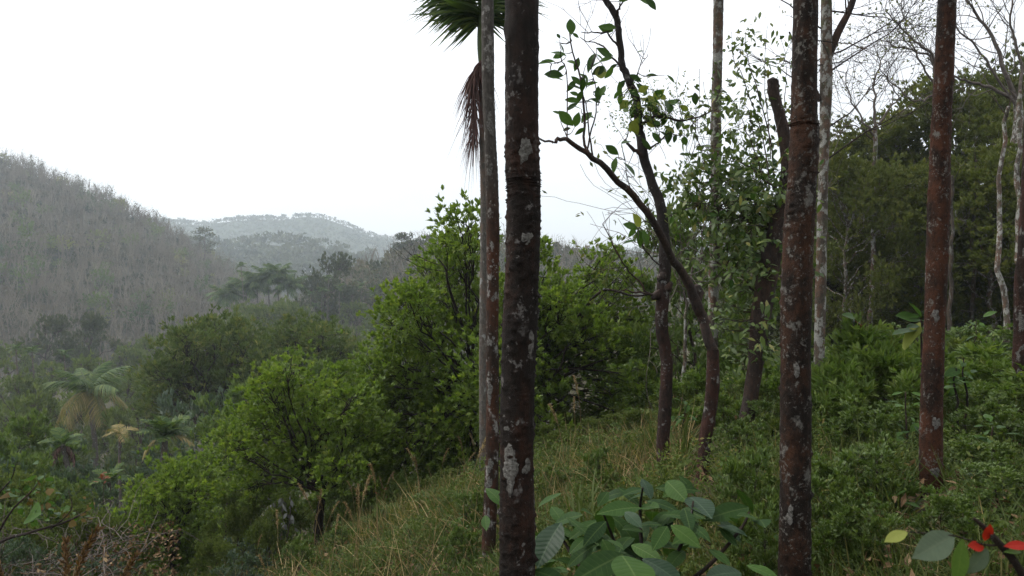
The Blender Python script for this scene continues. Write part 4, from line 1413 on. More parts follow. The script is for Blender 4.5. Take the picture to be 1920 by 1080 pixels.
# ------------------------------------------------------------------ the dark wood behind
def wood_tree(name, label, cat, height, width, nlobes, leafL, leafW, dens, lm, bark, trunk_r, low=0.25, k=8, seed_shape=None, group=None, droop=0.0):
    """A tree of the given size standing at the origin (trunk, branches, crown)."""
    root = thing(name, (0, 0, 0), label, cat, group)
    mbw, mbl, limbs = MB(), MB(), MB()
    P = wobble((0, 0, -0.1), (rng.normal(0, .04) * height, rng.normal(0, .03) * height, height * 0.62), 14, 0.05)
    tube(mbw, P, np.linspace(trunk_r, trunk_r * 0.5, 14), 9, bump=0.04)
    lobes = []
    for _ in range(nlobes):
        f = rng.uniform(low, 0.93)
        w = width / 2 * math.sin(math.pi * min(0.98, (f - low) / (1 - low) * 0.72 + 0.24)) ** 0.7
        a = rng.uniform(0, 6.28)
        rr = w * math.sqrt(rng.uniform(0.05, 1))
        lobes.append((rr * math.cos(a), rr * math.sin(a), f * height, width * rng.uniform(0.11, 0.19)))
    for lb in lobes:
        h = P[min(13, int(max(2, lb[2] / (height * 0.62) * 11)))]
        lobe_crown([lb], mbl, limbs, h, dens * 1.9, k, leafL, leafW, 12, True, 0.4, 0.75, limb_r=trunk_r * 0.25, sig=0.24)
    mbw.build('trunk', M[bark], root)
    limbs.build('branches', M[bark], root, kind='stuff')
    mbl.build('crown', M[lm], root, smooth=False, kind='stuff')
    return root, children_of(root)


protoA = wood_tree('evergreen_tree', 'tall dark evergreen whose crown rises highest over the wood', 'tree', 9.0, 6.5, 34, 0.17, 0.075, 11, 'olive', 'bark_grey', 0.13)
protoB = wood_tree('evergreen_tree', 'olive evergreen with a broad layered crown in the wood', 'tree', 8.0, 6.0, 32, 0.16, 0.07, 11, 'olive', 'bark_grey', 0.11, 0.2)
protoC = wood_tree('evergreen_tree', 'low dark bushy evergreen leafy to the ground', 'tree', 5.0, 5.0, 30, 0.12, 0.055, 13, 'dark', 'bark_dark', 0.08, 0.04)


def place(proto, px, py_top, Y, wpx, base_h, base_w, label, first, group=None, rot=None, name=None):
    """Stand a tree at pixel column px and depth Y with its top at py_top and a crown wpx wide."""
    b = on_ground(px, Y)
    top = at(px, py_top, Y)[2]
    sz = (top - b[2]) / base_h
    sx = max(px2m(wpx, Y) / base_w, 0.7 * sz)
    sz = max(sz, 0.55 * sx)
    root, kids = proto
    rot = rng.uniform(0, 6.28) if rot is None else rot
    if first:
        root.location = [float(c) for c in b]
        root.rotation_euler = (0, 0, rot)
        root.scale = (sx, sx, sz)
        root['label'] = label
        if group:
            root['group'] = group
        return root
    return copy_thing(root, kids, b, rot, (sx, sx, sz), label, group)


used = set()


def stand(key, proto, bh, bw, px, pt, Y, w, label, group=None):
    f = key not in used
    used.add(key)
    r = place(proto, px, pt, Y, w, bh, bw, label, f, group)
    if not f and not group and 'group' in r:
        del r['group']
    return r


W1 = 'evergreens of the dark wood'
stand('A', protoA, 9, 6.5, 1800, 150, 25, 380, 'dark evergreen with the highest crown in the wood, behind the reddest palm trunk')
stand('A', protoA, 9, 6.5, 1655, 225, 27, 340, 'dark evergreen between the pale forked trunk and the reddest palm trunk')
stand('B', protoB, 8, 6.0, 1860, 255, 19, 360, 'olive evergreen with a broad low crown at the edge of the picture')
stand('B', protoB, 8, 6.0, 1600, 300, 22, 280, 'yellowish olive tree just beside the pale forked trunk')
stand('B', protoB, 8, 6.0, 1730, 300, 20, 300, 'olive tree just beside the reddest palm trunk, in front of the tall evergreens')
for px_, pt, Y_, w_ in ((1930, 110, 27, 340), (2010, 250, 20, 330), (1480, 380, 30, 260), (2080, 200, 30, 300)):
    stand('A', protoA, 9, 6.5, px_, pt, Y_, w_, 'dark evergreen standing in the wood behind the palms', W1)
for px_, pt, Y_, w_ in ((1560, 470, 24, 300), (1650, 450, 26, 300), (1740, 460, 24, 300), (1830, 440, 25, 320), (1920, 450, 22, 320), (1500, 480, 28, 260), (1700, 400, 31, 330), (1860, 380, 32, 330), (1600, 430, 33, 330), (1440, 500, 26, 220)):
    stand('C', protoC, 5, 5, px_, pt, Y_, w_, 'dark bushy evergreen filling the shade of the wood', 'dark undergrowth trees of the wood')

for k, (x_, y_, s_) in enumerate(((8, -6, 1.0), (13, -1, 1.1), (4, -12, 1.2), (-2, -9, 1.1))):  # unseen evergreens added behind the camera to shade the near trunks and plants
    pr = (protoA, protoB)[k % 2]
    copy_thing(pr[0], pr[1], (x_, y_, g1(x_, y_)), rng.uniform(0, 6), (s_, s_, s_), 'unseen evergreen added behind the viewpoint to shade the near trunks and plants', 'evergreens added behind the viewpoint for shade')

# bright green bush at the foot of the climber and the light bush behind the bare limb
protoD = wood_tree('leafy_bush', 'bright green leafy bush', 'bush', 3.0, 2.4, 22, 0.10, 0.045, 30, 'bush', 'bark_branch', 0.04, 0.12)
stand('D', protoD, 3, 2.4, 1300, 375, 13, 150, 'fine leaved green bush whose top shows between the knotted tree and the grey palm')
stand('B', protoB, 8, 6.0, 1585, 265, 19, 210, 'bright green leafy tree top beside the pale forked trunk')
stand('D', protoD, 3, 2.4, 1430, 430, 11, 170, 'green bush behind the trunk wrapped in the climber')

# thin pale stems in the wood
for px_, y0_, y1_, Y_, w_ in ((1883, 200, 650, 15, 11), (1777, 330, 650, 17, 9), (1905, 170, 660, 15.5, 12), (1648, 330, 660, 21, 8), (1722, 320, 660, 20, 8), (1822, 300, 660, 19, 8)):
    b = on_ground(px_, Y_)
    root = thing('slender_tree', b, {1883: 'pale slim trunk in the wood beside the edge palm', 1777: 'pale thin stem showing just beside the reddest palm trunk', 1905: 'pale tall trunk rising through the wood at the picture edge',
                                     1648: 'faint thin stem in the shade beside the yellowing plant', 1722: 'faint thin stem in the shade beside the reddest palm', 1822: 'faint thin stem in the shade between two palm trunks'}[px_], 'tree')
    mb = MB()
    tube(mb, wobble(b + [0, 0, -.1], at(px_ + 8, y0_, Y_), 16, 0.03), np.linspace(px2m(w_, Y_) * .55, px2m(w_, Y_) * .3, 16), 9, bump=0.04)
    mb.build('trunk', M['bark_grey' if px_ in (1883, 1905) else 'bark_wood'], root)
    mb = MB()
    for _ in range(2):
        spray(mb, at(px_ + 6, y0_ + 20, Y_), rng.normal(size=3) * .5 + [0, 0, .9], 0.5, 0.012, 1, 0.4, 0.3, (1, 1))
    mb.build('branches', M['bark_branch'], root, kind='stuff')


# bare trees against the sky over the wood
def bare_tree(label, px, base_Y, limbs, thick):
    b = on_ground(px, base_Y)
    root = thing('bare_tree', b, label, 'tree')
    mb = MB()
    first = at(limbs[0][0][0], limbs[0][0][1], base_Y)
    tube(mb, wobble(b + [0, 0, -.1], first, 16, 0.02), np.linspace(thick, thick * .7, 16), 9, bump=0.04)
    mb.build('trunk', M['bark_grey'], root)
    lv = MB()
    for pts, r0 in [(l[:-1], l[-1]) for l in limbs]:
        mb = MB()
        tips = []
        P = limb(mb, [at(x, y, base_Y) for x, y in pts], [r0, r0 * .35], 7, 18, amp=0.12)
        for q in range(4, 18, 1):
            dq = norm(P[q] - P[q - 1])
            spray(mb, P[q], dq + rng.normal(size=3) * 0.7 + [0, 0, .15], rng.uniform(0.7, 1.3), max(0.008, r0 * .28), 2, 0.5, 0.15, (1, 1), rmin=0.0035, tips=tips, curl=.35)
        mb.build('branch', M['twig'], root)
        if tips:
            T_ = np.array([t[0] for t in tips])
            D_ = np.array([t[1] for t in tips])
            sel = rng.random(len(T_)) < 0.35
            T_, D_ = T_[sel], D_[sel]
            if len(T_):
                kk = 3
                leaves(lv, np.repeat(T_, kk, 0) + rng.normal(size=(len(T_) * kk, 3)) * .06, np.repeat(D_, kk, 0) + runit(len(T_) * kk) * .8 - [0, 0, .4], runit(len(T_) * kk), 0.11, 0.045)
    if lv.n:
        lv.build('leaves', M['olive'], root, smooth=False, kind='stuff')
    return root


bare_tree('bare tree with long forking limbs against the sky at the picture edge', 1905, 21,
          [[(1908, 190), (1885, 140), (1860, 75), (1830, 30), (1800, -20), .07], [(1905, 185), (1870, 165), (1830, 150), (1790, 140), (1740, 110), .055], [(1905, 200), (1850, 120), (1800, 60), (1770, 20), .04], [(1906, 190), (1915, 120), (1890, 40), (1900, -40), .05]], .16)
bare_tree('bare twiggy tree against the sky just beside the reddest palm trunk', 1752, 20,
          [[(1755, 160), (1748, 108), (1715, 85), (1690, 55), (1660, 20), .045], [(1752, 130), (1735, 105), (1690, 92), (1650, 75), .035], [(1755, 160), (1725, 110), (1700, 60), (1690, 0), .03], [(1750, 180), (1710, 190), (1680, 160), (1650, 130), .03]], .10)
bare_tree('half bare tree with sparse drooping leaves beside the pale forked trunk', 1638, 19,
          [[(1640, 240), (1635, 190), (1645, 140), (1660, 100), .035], [(1640, 250), (1620, 215), (1600, 170), (1590, 130), .03], [(1645, 250), (1670, 210), (1690, 180), (1665, 140), .03], [(1640, 260), (1600, 240), (1570, 250), .02]], .07)
bare_tree('dry twiggy shrub standing behind the knotted tree', 1272, 11,
          [[(1290, 560), (1300, 510), (1310, 470), (1318, 430), .016], [(1288, 570), (1278, 520), (1270, 480), .014], [(1290, 560), (1330, 510), (1350, 480), .012]], .03)


# ------------------------------------------------------------------ valley and slope vegetation, tree by tree
def lone(kind_name, proto, bh, bw, px, pt, Y, w, label, group=None):
    return stand(kind_name, proto, bh, bw, px, pt, Y, w, label, group)


protoV = wood_tree('valley_tree', 'dark green valley tree', 'tree', 8.0, 7.0, 22, 0.34, 0.15, 2.6, 'dark', 'bark_branch', 0.18, 0.12, 8)
protoO = wood_tree('valley_tree', 'olive valley tree', 'tree', 7.0, 6.5, 22, 0.32, 0.13, 2.8, 'slope', 'bark_branch', 0.16, 0.08, 8)
protoS = wood_tree('shrub', 'grey green shrub', 'shrub', 2.6, 3.0, 18, 0.15, 0.06, 12, 'bluish', 'bark_branch', 0.035, 0.06, 8)
protoY = wood_tree('shrub', 'yellow green shrub', 'shrub', 3.2, 3.2, 20, 0.14, 0.065, 13, 'bush', 'bark_branch', 0.045, 0.06, 8)

for px_, pt, Y_, w_, lab in ((86, 592, 112, 70, 'dark round tree at the foot of the bare hillside, beside another'), (166, 586, 114, 62, 'dark round tree just beside the first one at the foot of the bare hillside'),
                             (612, 474, 150, 58, 'tall dark tree rising from the valley floor in front of the misty hills'), (592, 520, 146, 60, 'dark bushy tree under the tall dark valley tree'),
                             (770, 436, 196, 70, 'dark spreading tree breaking the skyline of the ridge'), (808, 440, 198, 46, 'smaller tree on the ridge skyline beside the dark spreading one'),
                             (700, 530, 150, 80, 'dark tree low on the ridge just beside the bright spreading tree')):
    lone('V', protoV, 8, 7, px_, pt, Y_, w_, lab)
# tall tree with bare stem on the flank of the hill
b = on_ground(385, 285)
b[2] = g1(b[0], 285)
root = thing('hillside_tree', b, 'lone tree with layered dark crown standing out on the bare hillside skyline', 'tree')
mb = MB()
top = at(384, 432, 285)
tube(mb, wobble(b, top, 10, 0.03), np.linspace(.28, .1, 10), 6)
for q in ((372, 436), (395, 440), (378, 448), (398, 455), (388, 462), (370, 446), (386, 432), (380, 430)):
    tube(mb, wobble(b + (top - b) * .55, at(*q, 285), 6, .06), np.linspace(.1, .04, 6), 4)
mb.build('trunk', M['twig'], root)
mb = MB()
for q in ((372, 436), (395, 440), (378, 448), (398, 455), (388, 462), (370, 446), (386, 432), (380, 430), (392, 470)):
    c = at(*q, 285)
    n = 60
    leaves(mb, c + rng.normal(size=(n, 3)) * [1.1, 1.1, .35], runit(n), runit(n) + [0, 0, 1], 0.8, .5)
mb.build('crown', M['dark'], root, smooth=False, kind='stuff')

VG = 'trees scattered over the valley floor'
for px_, pt, Y_, w_ in ((20, 640, 100, 90), (235, 640, 104, 90), (290, 625, 112, 90), (330, 650, 90, 110), (130, 660, 84, 100), (20, 690, 70, 120), (220, 690, 76, 110), (670, 620, 90, 80), (690, 660, 70, 90), (640, 600, 110, 70),
                        (110, 720, 60, 110), (280, 690, 72, 110), (30, 730, 52, 110), (250, 740, 54, 120), (360, 600, 120, 70), (545, 558, 125, 70), (480, 562, 128, 70), (430, 578, 122, 60), (515, 556, 126, 70), (455, 560, 132, 70), (730, 580, 120, 80), (660, 560, 140, 60), (560, 600, 118, 50), (-60, 640, 80, 110)):
    lone('O', protoO, 7, 6.5, px_, pt, Y_, w_, 'dull olive tree among others on the hazy valley floor', VG)
for px_, pt, Y_, w_, lab in ((375, 735, 33, 150, 'grey green bush under the broad dark olive tree'), (70, 800, 30, 140, 'grey green bush on the slope under the coconut palm'), (190, 860, 21, 120, 'grey green shrub between the small palms and the low bright bush'),
                             (30, 850, 17, 130, 'grey green shrub at the picture edge over the leafy branch'), (150, 905, 15.5, 120, 'grey green shrub just beside the low bright bush'), (450, 1000, 11, 110, 'grey green shrub between the low bright bush and the round tree'),
                             (505, 990, 11.5, 80, 'small grey green shrub beside the short dark trunk')):
    lone('S', protoS, 2.6, 3.0, px_, pt, Y_, w_, lab)
for px_, pt, Y_, w_, lab in ((0, 765, 22, 130, 'tall yellow green shrub at the picture edge under the valley'), (60, 830, 19, 150, 'yellow green shrub just under the tall shrub at the edge'), 
                             (418, 705, 30, 80, 'light green shrub between the olive tree and the round bright tree'), (120, 880, 16.5, 130, 'yellow green shrub over the brown brambles'), (640, 655, 26, 90, 'light green shrub top between the two cashew trees'),
                             (640, 720, 20, 110, 'green shrub filling the gap between the two cashew trees'), (20, 930, 12.5, 160, 'yellow green shrub at the lower picture corner'), (-60, 800, 20, 170, 'yellow green shrub at the very edge of the picture'),
                             (700, 880, 15, 110, 'green shrub under the spreading tree behind the dry grass'), (830, 870, 15, 110, 'dark green shrub under the spreading tree beside the slim palms'), (1060, 830, 15, 150, 'green shrub under the spreading tree behind the dry straw'), (1170, 740, 14, 130, 'green shrub behind the straw beside the knotted tree'), (1110, 770, 14.5, 130, 'green shrub under the low dark boughs of the spreading tree'), (1210, 700, 16, 130, 'tall green shrub just behind the knotted tree'), (270, 900, 18, 120, 'yellow green shrub behind the low bright bush'), (420, 900, 16, 120, 'yellow green shrub between the low bright bush and the round tree'), (770, 880, 13.5, 110, 'green shrub at the top edge of the open grass')):
    lone('Y', protoY, 3.2, 3.2, px_, pt, Y_, w_, lab)

protoC2 = wood_tree('slope_bush', 'green bush on the slope', 'bush', 3.0, 3.2, 26, 0.10, 0.05, 34, 'slope', 'bark_branch', 0.04, 0.04, 8)
for px_, pt, Y_, w_, lab in ((440, 930, 12.0, 130, 'green bush filling the gap between the low bright bush and the short dark trunk'), (180, 960, 11.5, 130, 'green bush beside the low bright bush at the brambles'), (60, 960, 11.0, 150, 'green bush rising behind the brambles at the corner'),
                             (20, 880, 14.5, 150, 'green bush over the leafy branch at the picture edge'), (110, 925, 13.5, 130, 'green bush between the corner bush and the low bright bush'), (560, 930, 13.5, 120, 'dark green bush just behind the short dark trunk'), (660, 900, 13.0, 120, 'dark green bush between the round tree and the spreading tree'),
                             (760, 900, 11.0, 110, 'green bush on the top edge of the grass under the spreading tree'), (835, 885, 10.8, 100, 'green bush on the grass edge just beside the slim palms'), (690, 930, 11.0, 100, 'green bush on the grass edge beside the orange seedlings'), (1040, 800, 10.6, 110, 'green bush on the grass edge just beside the thickest palm'), (1135, 780, 10.8, 100, 'green bush rising behind the dry straw'), (1205, 770, 9.8, 80, 'green bush touching the knotted tree'), (500, 960, 10.5, 70, 'small green bush in front of the withered plant'), (400, 1010, 10.2, 100, 'small green bush at the foot of the low bright bush'), (960, 800, 13.0, 120, 'green bush behind the two thick trunks under the spreading tree'), (1060, 760, 12.6, 130, 'green bush in the shade under the low dark boughs'), (1180, 780, 11.8, 100, 'green bush beside the straw and the knotted tree'),
                             (480, 880, 17, 150, 'dark green bush seen under the round bright tree'), (360, 880, 18, 150, 'green bush seen between the low bright bush and the fan crowned palm'), ):
    stand('C2', protoC2, 3.0, 3.2, px_, pt, Y_, w_, lab)

# skyline rubber trees one by one
V0, T0 = bare_tree_proto(1.0, 9, 6)
mb = MB()
mb.add(V0 * 10, tris=T0)
rt = thing('rubber_tree', (0, 0, 0), 'leafless rubber tree on the skyline of the hillside', 'tree', 'bare rubber trees along the hillside skyline')
mb.build('trunk', M['hillwood'], rt, smooth=False)
mb = MB()
k = 150
c = V0[rng.integers(len(V0) // 2, len(V0), k)] * 10 + rng.normal(size=(k, 3)) * .35
leaves(mb, c[c[:, 2] > 5.5], runit(k)[c[:, 2] > 5.5], runit(k)[c[:, 2] > 5.5], 0.5, .28)
mb.build('crown', M['ridge_leaf'], rt, smooth=False, kind='stuff')
kids = children_of(rt)
first = True
for px_ in range(-10, 520, 12):
    t = (px_ + rng.normal(0, 4) - 960) / 1450
    Yq = rng.uniform(282, 303)
    p = (t * Yq, Yq, g1(t * Yq, Yq) - .2)
    s = rng.uniform(.7, 1.05)
    if first:
        rt.location, rt.scale = p, (s, s, s)
        first = False
    else:
        copy_thing(rt, kids, p, rng.uniform(0, 6.28), (s, s, s))

# coconut palm on the slope, yellowing below
Yc = 55
cp = at(168, 735, Yc)
cb = on_ground(175, Yc)
root = thing('coconut_palm', cb, 'coconut palm with drooping yellowing lower fronds on the slope', 'palm')
mb = MB()
tube(mb, smoothpath([cb, (cb + cp) / 2 + [0.2, 0, 0], cp], 14), np.linspace(.22, .15, 14), 10)
mb.build('trunk', M['bark_ringed'], root)
crown_of_fronds(root, cp, 9, COCO, 1.25, 0.4, 1.15)
crown_of_fronds(root, cp, 8, COCO_Y, 0.35, -0.45, 1.05, az0=0.7)


def far_palm(label, px, py, Y, meshes, n, scale, group=None, r=.14, el=(1.2, -.1), name='coconut_palm'):
    p, b = at(px, py, Y), on_ground(px + rng.normal(0, 3), Y)
    root = thing(name, b, label, 'palm', group)
    mb = MB()
    tube(mb, smoothpath([b, (b + p) / 2 + [rng.normal(0, .2), 0, 0], p], 12), np.linspace(r * 1.25, r * .8, 12), 8)
    mb.build('trunk', M['bark_ringed'], root)
    crown_of_fronds(root, p, n, meshes, el[0], el[1], scale, rng.uniform(0, 6))
    return root


for px_, py_ in ((502, 522), (520, 516), (462, 540), (482, 530), (540, 538), (425, 556)):
    far_palm('misty coconut palm in the clump on the valley floor', px_, py_, 145, COCO, 15, 1.4, 'coconut palms clumped on the valley floor')
for px_, py_ in ((616, 522), (604, 545), (583, 552), (678, 536), (636, 540), (590, 575), (700, 552), (452, 500), (120, 665), (60, 660), (30, 655), (60, 745), (72, 752), (40, 760)):
    Yq = 140 if px_ > 300 else 70
    far_palm('slender areca palm with a small crown far down in the valley', px_, py_, Yq, SMALLF, 8, 1.3 if Yq > 100 else 0.95, 'slender arecas in the valley', r=.07, el=(1.0, 0.0), name='areca_palm')

fan = far_palm('small palm with a fan of upright green fronds and one yellow frond', 310, 822, 26, SMALLF, 13, 1.0, r=.12, el=(1.35, .35), name='areca_palm')
put_frond(SMALL_Y[0], fan, at(310, 820, 26), 1.9, -.1, .9)
put_frond(SMALL_Y[1], fan, at(310, 820, 26), -1.3, .2, .95)
brown = far_palm('small palm with brown withered fronds hanging under its green tuft', 118, 835, 21, SMALLF, 7, .62, r=.08, el=(1.2, .3), name='areca_palm')
DEADF = frond_meshes('dead', M['palm_dead'], 2, L=1.1, arch=0.9, npair=20, leafL=0.4, leafW=0.05, leafdroop=0.8)
for k in range(5):
    put_frond(DEADF[k % 2], brown, at(118, 836, 21), -1.2 + k * .9, -.35, .55)
far_palm('pale young palm between the coconut palm and the fan crowned palm', 224, 815, 34, SMALL_Y, 6, .75, r=.06, el=(1.1, .1), name='areca_palm')
far_palm('young palm with pale stem at the foot of the low bright bush', 205, 905, 17, SMALLF, 6, .5, r=.04, el=(1.2, .3), name='areca_palm')

# white house far across the valley
RIDGES = (left_hill, mid_hill, blue_hill, pale_hill)
hy = 480.0
hp = at(577, 513, hy)
hg = g1(hp[0], hy)
root = thing('house', (hp[0], hy, hg), 'tiny white house half hidden by trees far across the valley', 'house')
mb = MB()


def boxv(mb, x0, x1, y0, y1, z0, z1):
    mb.add([(x0, y0, z0), (x1, y0, z0), (x1, y1, z0), (x0, y1, z0), (x0, y0, z1), (x1, y0, z1), (x1, y1, z1), (x0, y1, z1)],
           quads=[(0, 3, 2, 1), (4, 5, 6, 7), (0, 1, 5, 4), (1, 2, 6, 5), (2, 3, 7, 6), (3, 0, 4, 7)])


zt = max(hp[2], hg + 3)
boxv(mb, hp[0] - 2.2, hp[0] + 2.2, hy - 2, hy + 2, hg - 1, zt)
mb.build('wall', plain_mat('white_limewash', (.72, .72, .70), (.82, .82, .80), 1, .8, 0), root, smooth=False)
mb = MB()
x_, z_ = hp[0], zt
mb.add([(x_ - 2.7, hy - 2.5, z_ - .1), (x_ + 2.7, hy - 2.5, z_ - .1), (x_ + 2.7, hy + 2.5, z_ - .1), (x_ - 2.7, hy + 2.5, z_ - .1), (x_ - 2.7, hy, z_ + 1.6), (x_ + 2.7, hy, z_ + 1.6)],
       quads=[(0, 1, 5, 4), (2, 3, 4, 5), (0, 3, 2, 1)], tris=[(0, 4, 3), (1, 2, 5)])
mb.build('roof', plain_mat('grey_sheet_roof', (.45, .46, .47), (.6, .61, .62), 1, .6, 0), root, smooth=False)
RIDGES = (left_hill, mid_hill)


# ------------------------------------------------------------------ undergrowth
def pinnate(mb, P, D, L, npair, lfL, lfW, mat=0, droop=.35):
    """Feather-leaved sprays from points P along D."""
    n = len(P)
    s = np.linspace(.18, 1, npair)
    C = P[:, None, :] + D[:, None, :] * (L[:, None] * s)[:, :, None]
    C[:, :, 2] -= (L * droop)[:, None] * s[None] ** 2
    S = norm(np.cross(D, np.array([0, 0, 1.0])))
    for sd_ in (-1, 1):
        dd = norm(S[:, None, :] * sd_ + D[:, None, :] * .55 + rng.normal(size=(n, npair, 3)) * .12 - [0, 0, .12])
        leaves(mb, C.reshape(-1, 3), dd.reshape(-1, 3), np.tile([0, 0, 1.0], (n * npair, 1)) + runit(n * npair) * .25,
               (lfL * np.sin(math.pi * (s * .75 + .2)))[None].repeat(n, 0).ravel(), lfW, np.repeat(rng.random(n), npair) * .6 + rng.random(n * npair) * .4, .1, mat)


def feather_shrub(name, label, lm, H=1.0, Wd=1.2, nst=16, npn=9, spr=.34, lfL=.075, lfW=.026):
    root = thing(name, (0, 0, 0), label, 'shrub')
    mbw, mbl = MB(), MB()
    for _ in range(nst):
        a, r = rng.uniform(0, 6.28), Wd / 2 * math.sqrt(rng.uniform(.02, 1))
        tip = np.array([r * math.cos(a), r * math.sin(a), H * rng.uniform(.55, 1) * (1 - .35 * (r / (Wd / 2)) ** 2)])
        Pq = wobble((tip[0] * .25, tip[1] * .25, -.05), tip, 8, .08)
        tube(mbw, Pq, np.linspace(.012, .003, 8), 4)
        ix = rng.integers(2, 8, npn)
        D = norm(np.stack([rng.normal(size=npn) + .4 * math.cos(a), rng.normal(size=npn) + .4 * math.sin(a), rng.uniform(.1, .9, npn)], -1))
        pinnate(mbl, Pq[ix], D, rng.uniform(.6, 1.15, npn) * spr, 8, lfL, lfW)
    mbw.build('stems', M['bark_branch'], root, kind='stuff')
    mbl.build('foliage', M[lm], root, smooth=False, kind='stuff')
    return root, children_of(root)


protoF = wood_tree('leafy_shrub', 'leafy shrub', 'shrub', 1.2, 1.3, 24, .125, .038, 30, 'feather', 'bark_branch', .014, .04, 8)
protoG = wood_tree('weed_shrub', 'weed shrub', 'shrub', 1.2, 1.3, 22, .085, .036, 42, 'bush', 'bark_branch', .016, .05, 7)
for px_, pt, Y_, w_, lab in ((1655, 604, 7.2, 250, 'light green shrub, the tallest beside the reddest palm trunk'), (1600, 644, 6.7, 220, 'light leafy shrub just beside the forked pale trunk'), (1690, 656, 6.4, 210, 'light leafy shrub touching the reddest palm trunk'),
                             (1830, 644, 7.8, 250, 'light leafy shrub between the reddest palm trunk and the edge palm'), (1890, 696, 6.8, 220, 'light leafy shrub at the foot of the edge palm'), (1570, 711, 6.3, 160, 'light leafy shrub at the base of the pale forked trunk'),
                             (1440, 681, 9.2, 149, 'light leafy shrub behind the speckled palm trunk'), (1290, 691, 9.4, 126, 'light leafy shrub between the knotted tree and the slanting tree'), (1395, 696, 9.8, 126, 'light leafy shrub behind the climber wrapped trunk'), (1800, 718, 7.4, 149, 'light leafy shrub under the twin thin stems'),
                             (1640, 721, 7.2, 172, 'low light leafy shrub in front of the tallest one'), (1360, 736, 8.4, 114, 'light leafy shrub beside the foot of the slanting tree')):
    stand('F', protoF, 1.2, 1.3, px_, pt, Y_, w_, lab)
WG = 'leafy weeds between the palms'
for px_, pt, Y_, w_ in ((560, 1010, 9.0, 70), (640, 985, 9.5, 70), (720, 960, 9.8, 80), (800, 930, 9.6, 80), (700, 1030, 8.0, 70), (860, 920, 8.6, 80), (1050, 850, 9.0, 80), (1120, 830, 9.4, 80), (1190, 850, 8.6, 70), (1090, 900, 7.4, 80), (1150, 870, 8.2, 70), (780, 1010, 7.8, 60), (1560, 748, 6.2, 140), (1630, 759, 5.6, 160), (1700, 750, 6.0, 150), (1820, 726, 6.4, 150), (1890, 754, 5.6, 170), (1400, 788, 6.6, 120), (1560, 861, 4.6, 170), (1640, 832, 4.4, 180), (1840, 826, 4.8, 180), (1450, 748, 7.2, 110),
                        (1555, 887, 3.9, 150), (1620, 944, 3.7, 170), (1410, 842, 4.4, 110), (1880, 893, 3.9, 180), (1780, 924, 3.6, 150), (1750, 713, 7.6, 120), (1550, 654, 14, 140), (1700, 618, 15, 160), (1800, 617, 16, 160), (1890, 616, 14, 170), (1270, 753, 9.5, 90), (1200, 780, 10, 100),
                        (880, 921, 7.0, 80), (870, 985, 6.2, 90), (1040, 874, 7.5, 80), (900, 861, 10, 70), (950, 888, 7.4, 60), (1430, 944, 3.6, 110), (1120, 842, 6.8, 80), (640, 917, 11, 60), (760, 892, 11, 60), (820, 936, 8.5, 60), (1180, 661, 17, 110), (1260, 610, 16, 110), (1340, 630, 16, 120)):
    stand('G', protoG, 1.2, 1.3, px_, pt, Y_, w_, 'small leafy weed among many growing between the palm trunks', WG)

# broad-leaved plants by the reddest palm
Yb = 6.6
root = thing('broad_leaved_plant', on_ground(1728, Yb), 'broad leaved plant with one yellow drooping leaf beside the reddest palm trunk', 'plant')
mb = MB()
limb(mb, [np.array(root.location), at(1728, 700, Yb), at(1727, 600, Yb)], [.016, .012, .006], 6, 12)
mb.build('stem', M['bark_branch'], root)
for me, a in (('y', (1725, 605, 1688, 655)), ('g', (1726, 600, 1682, 588)), ('g', (1727, 595, 1706, 562)), ('w', (1727, 592, 1708, 590)), ('g', (1725, 610, 1700, 612)), ('y', (1726, 612, 1712, 635)), ('g', (1728, 590, 1745, 565)), ('g', (1724, 618, 1672, 622)), ('g', (1727, 600, 1760, 610))):
    m_ = {'y': SAPY[0], 'g': SAP[1], 'w': SAP[0]}[me]
    put_leaf(m_, root, at(a[0], a[1], Yb), at(a[2], a[3], Yb - .08), runit(1)[0] * .4 + [0, -.5, .7], .6 if me == 'y' else .85, label='drooping yellow leaf' if a[3] == 655 else None)
Yb = 7.4
root = thing('broad_leaved_plant', on_ground(1602, Yb), 'upright plant with reddish young leaves in front of the dark wood', 'plant')
mb = MB()
limb(mb, [np.array(root.location), at(1603, 700, Yb), at(1604, 600, Yb)], [.014, .01, .005], 6, 12)
mb.build('stem', M['bark_branch'], root)
FL = [leaf_mesh('leaf', M['flush'], 2, 6, .4, .5, .2, .1)]
for k in range(26):
    yy = rng.uniform(595, 690)
    a = rng.uniform(0, 6.28)
    L_ = rng.uniform(16, 30)
    me = FL[0] if yy < 612 and k % 2 else SAP[rng.integers(0, 4)]
    put_leaf(me, root, at(1603 + rng.normal(0, 8), yy, Yb + rng.normal(0, .06)), at(1603 + L_ * math.cos(a), yy - 4 + L_ * .6 * math.sin(a), Yb + rng.normal(0, .12)), runit(1)[0] * .4 + [0, -.4, .8])

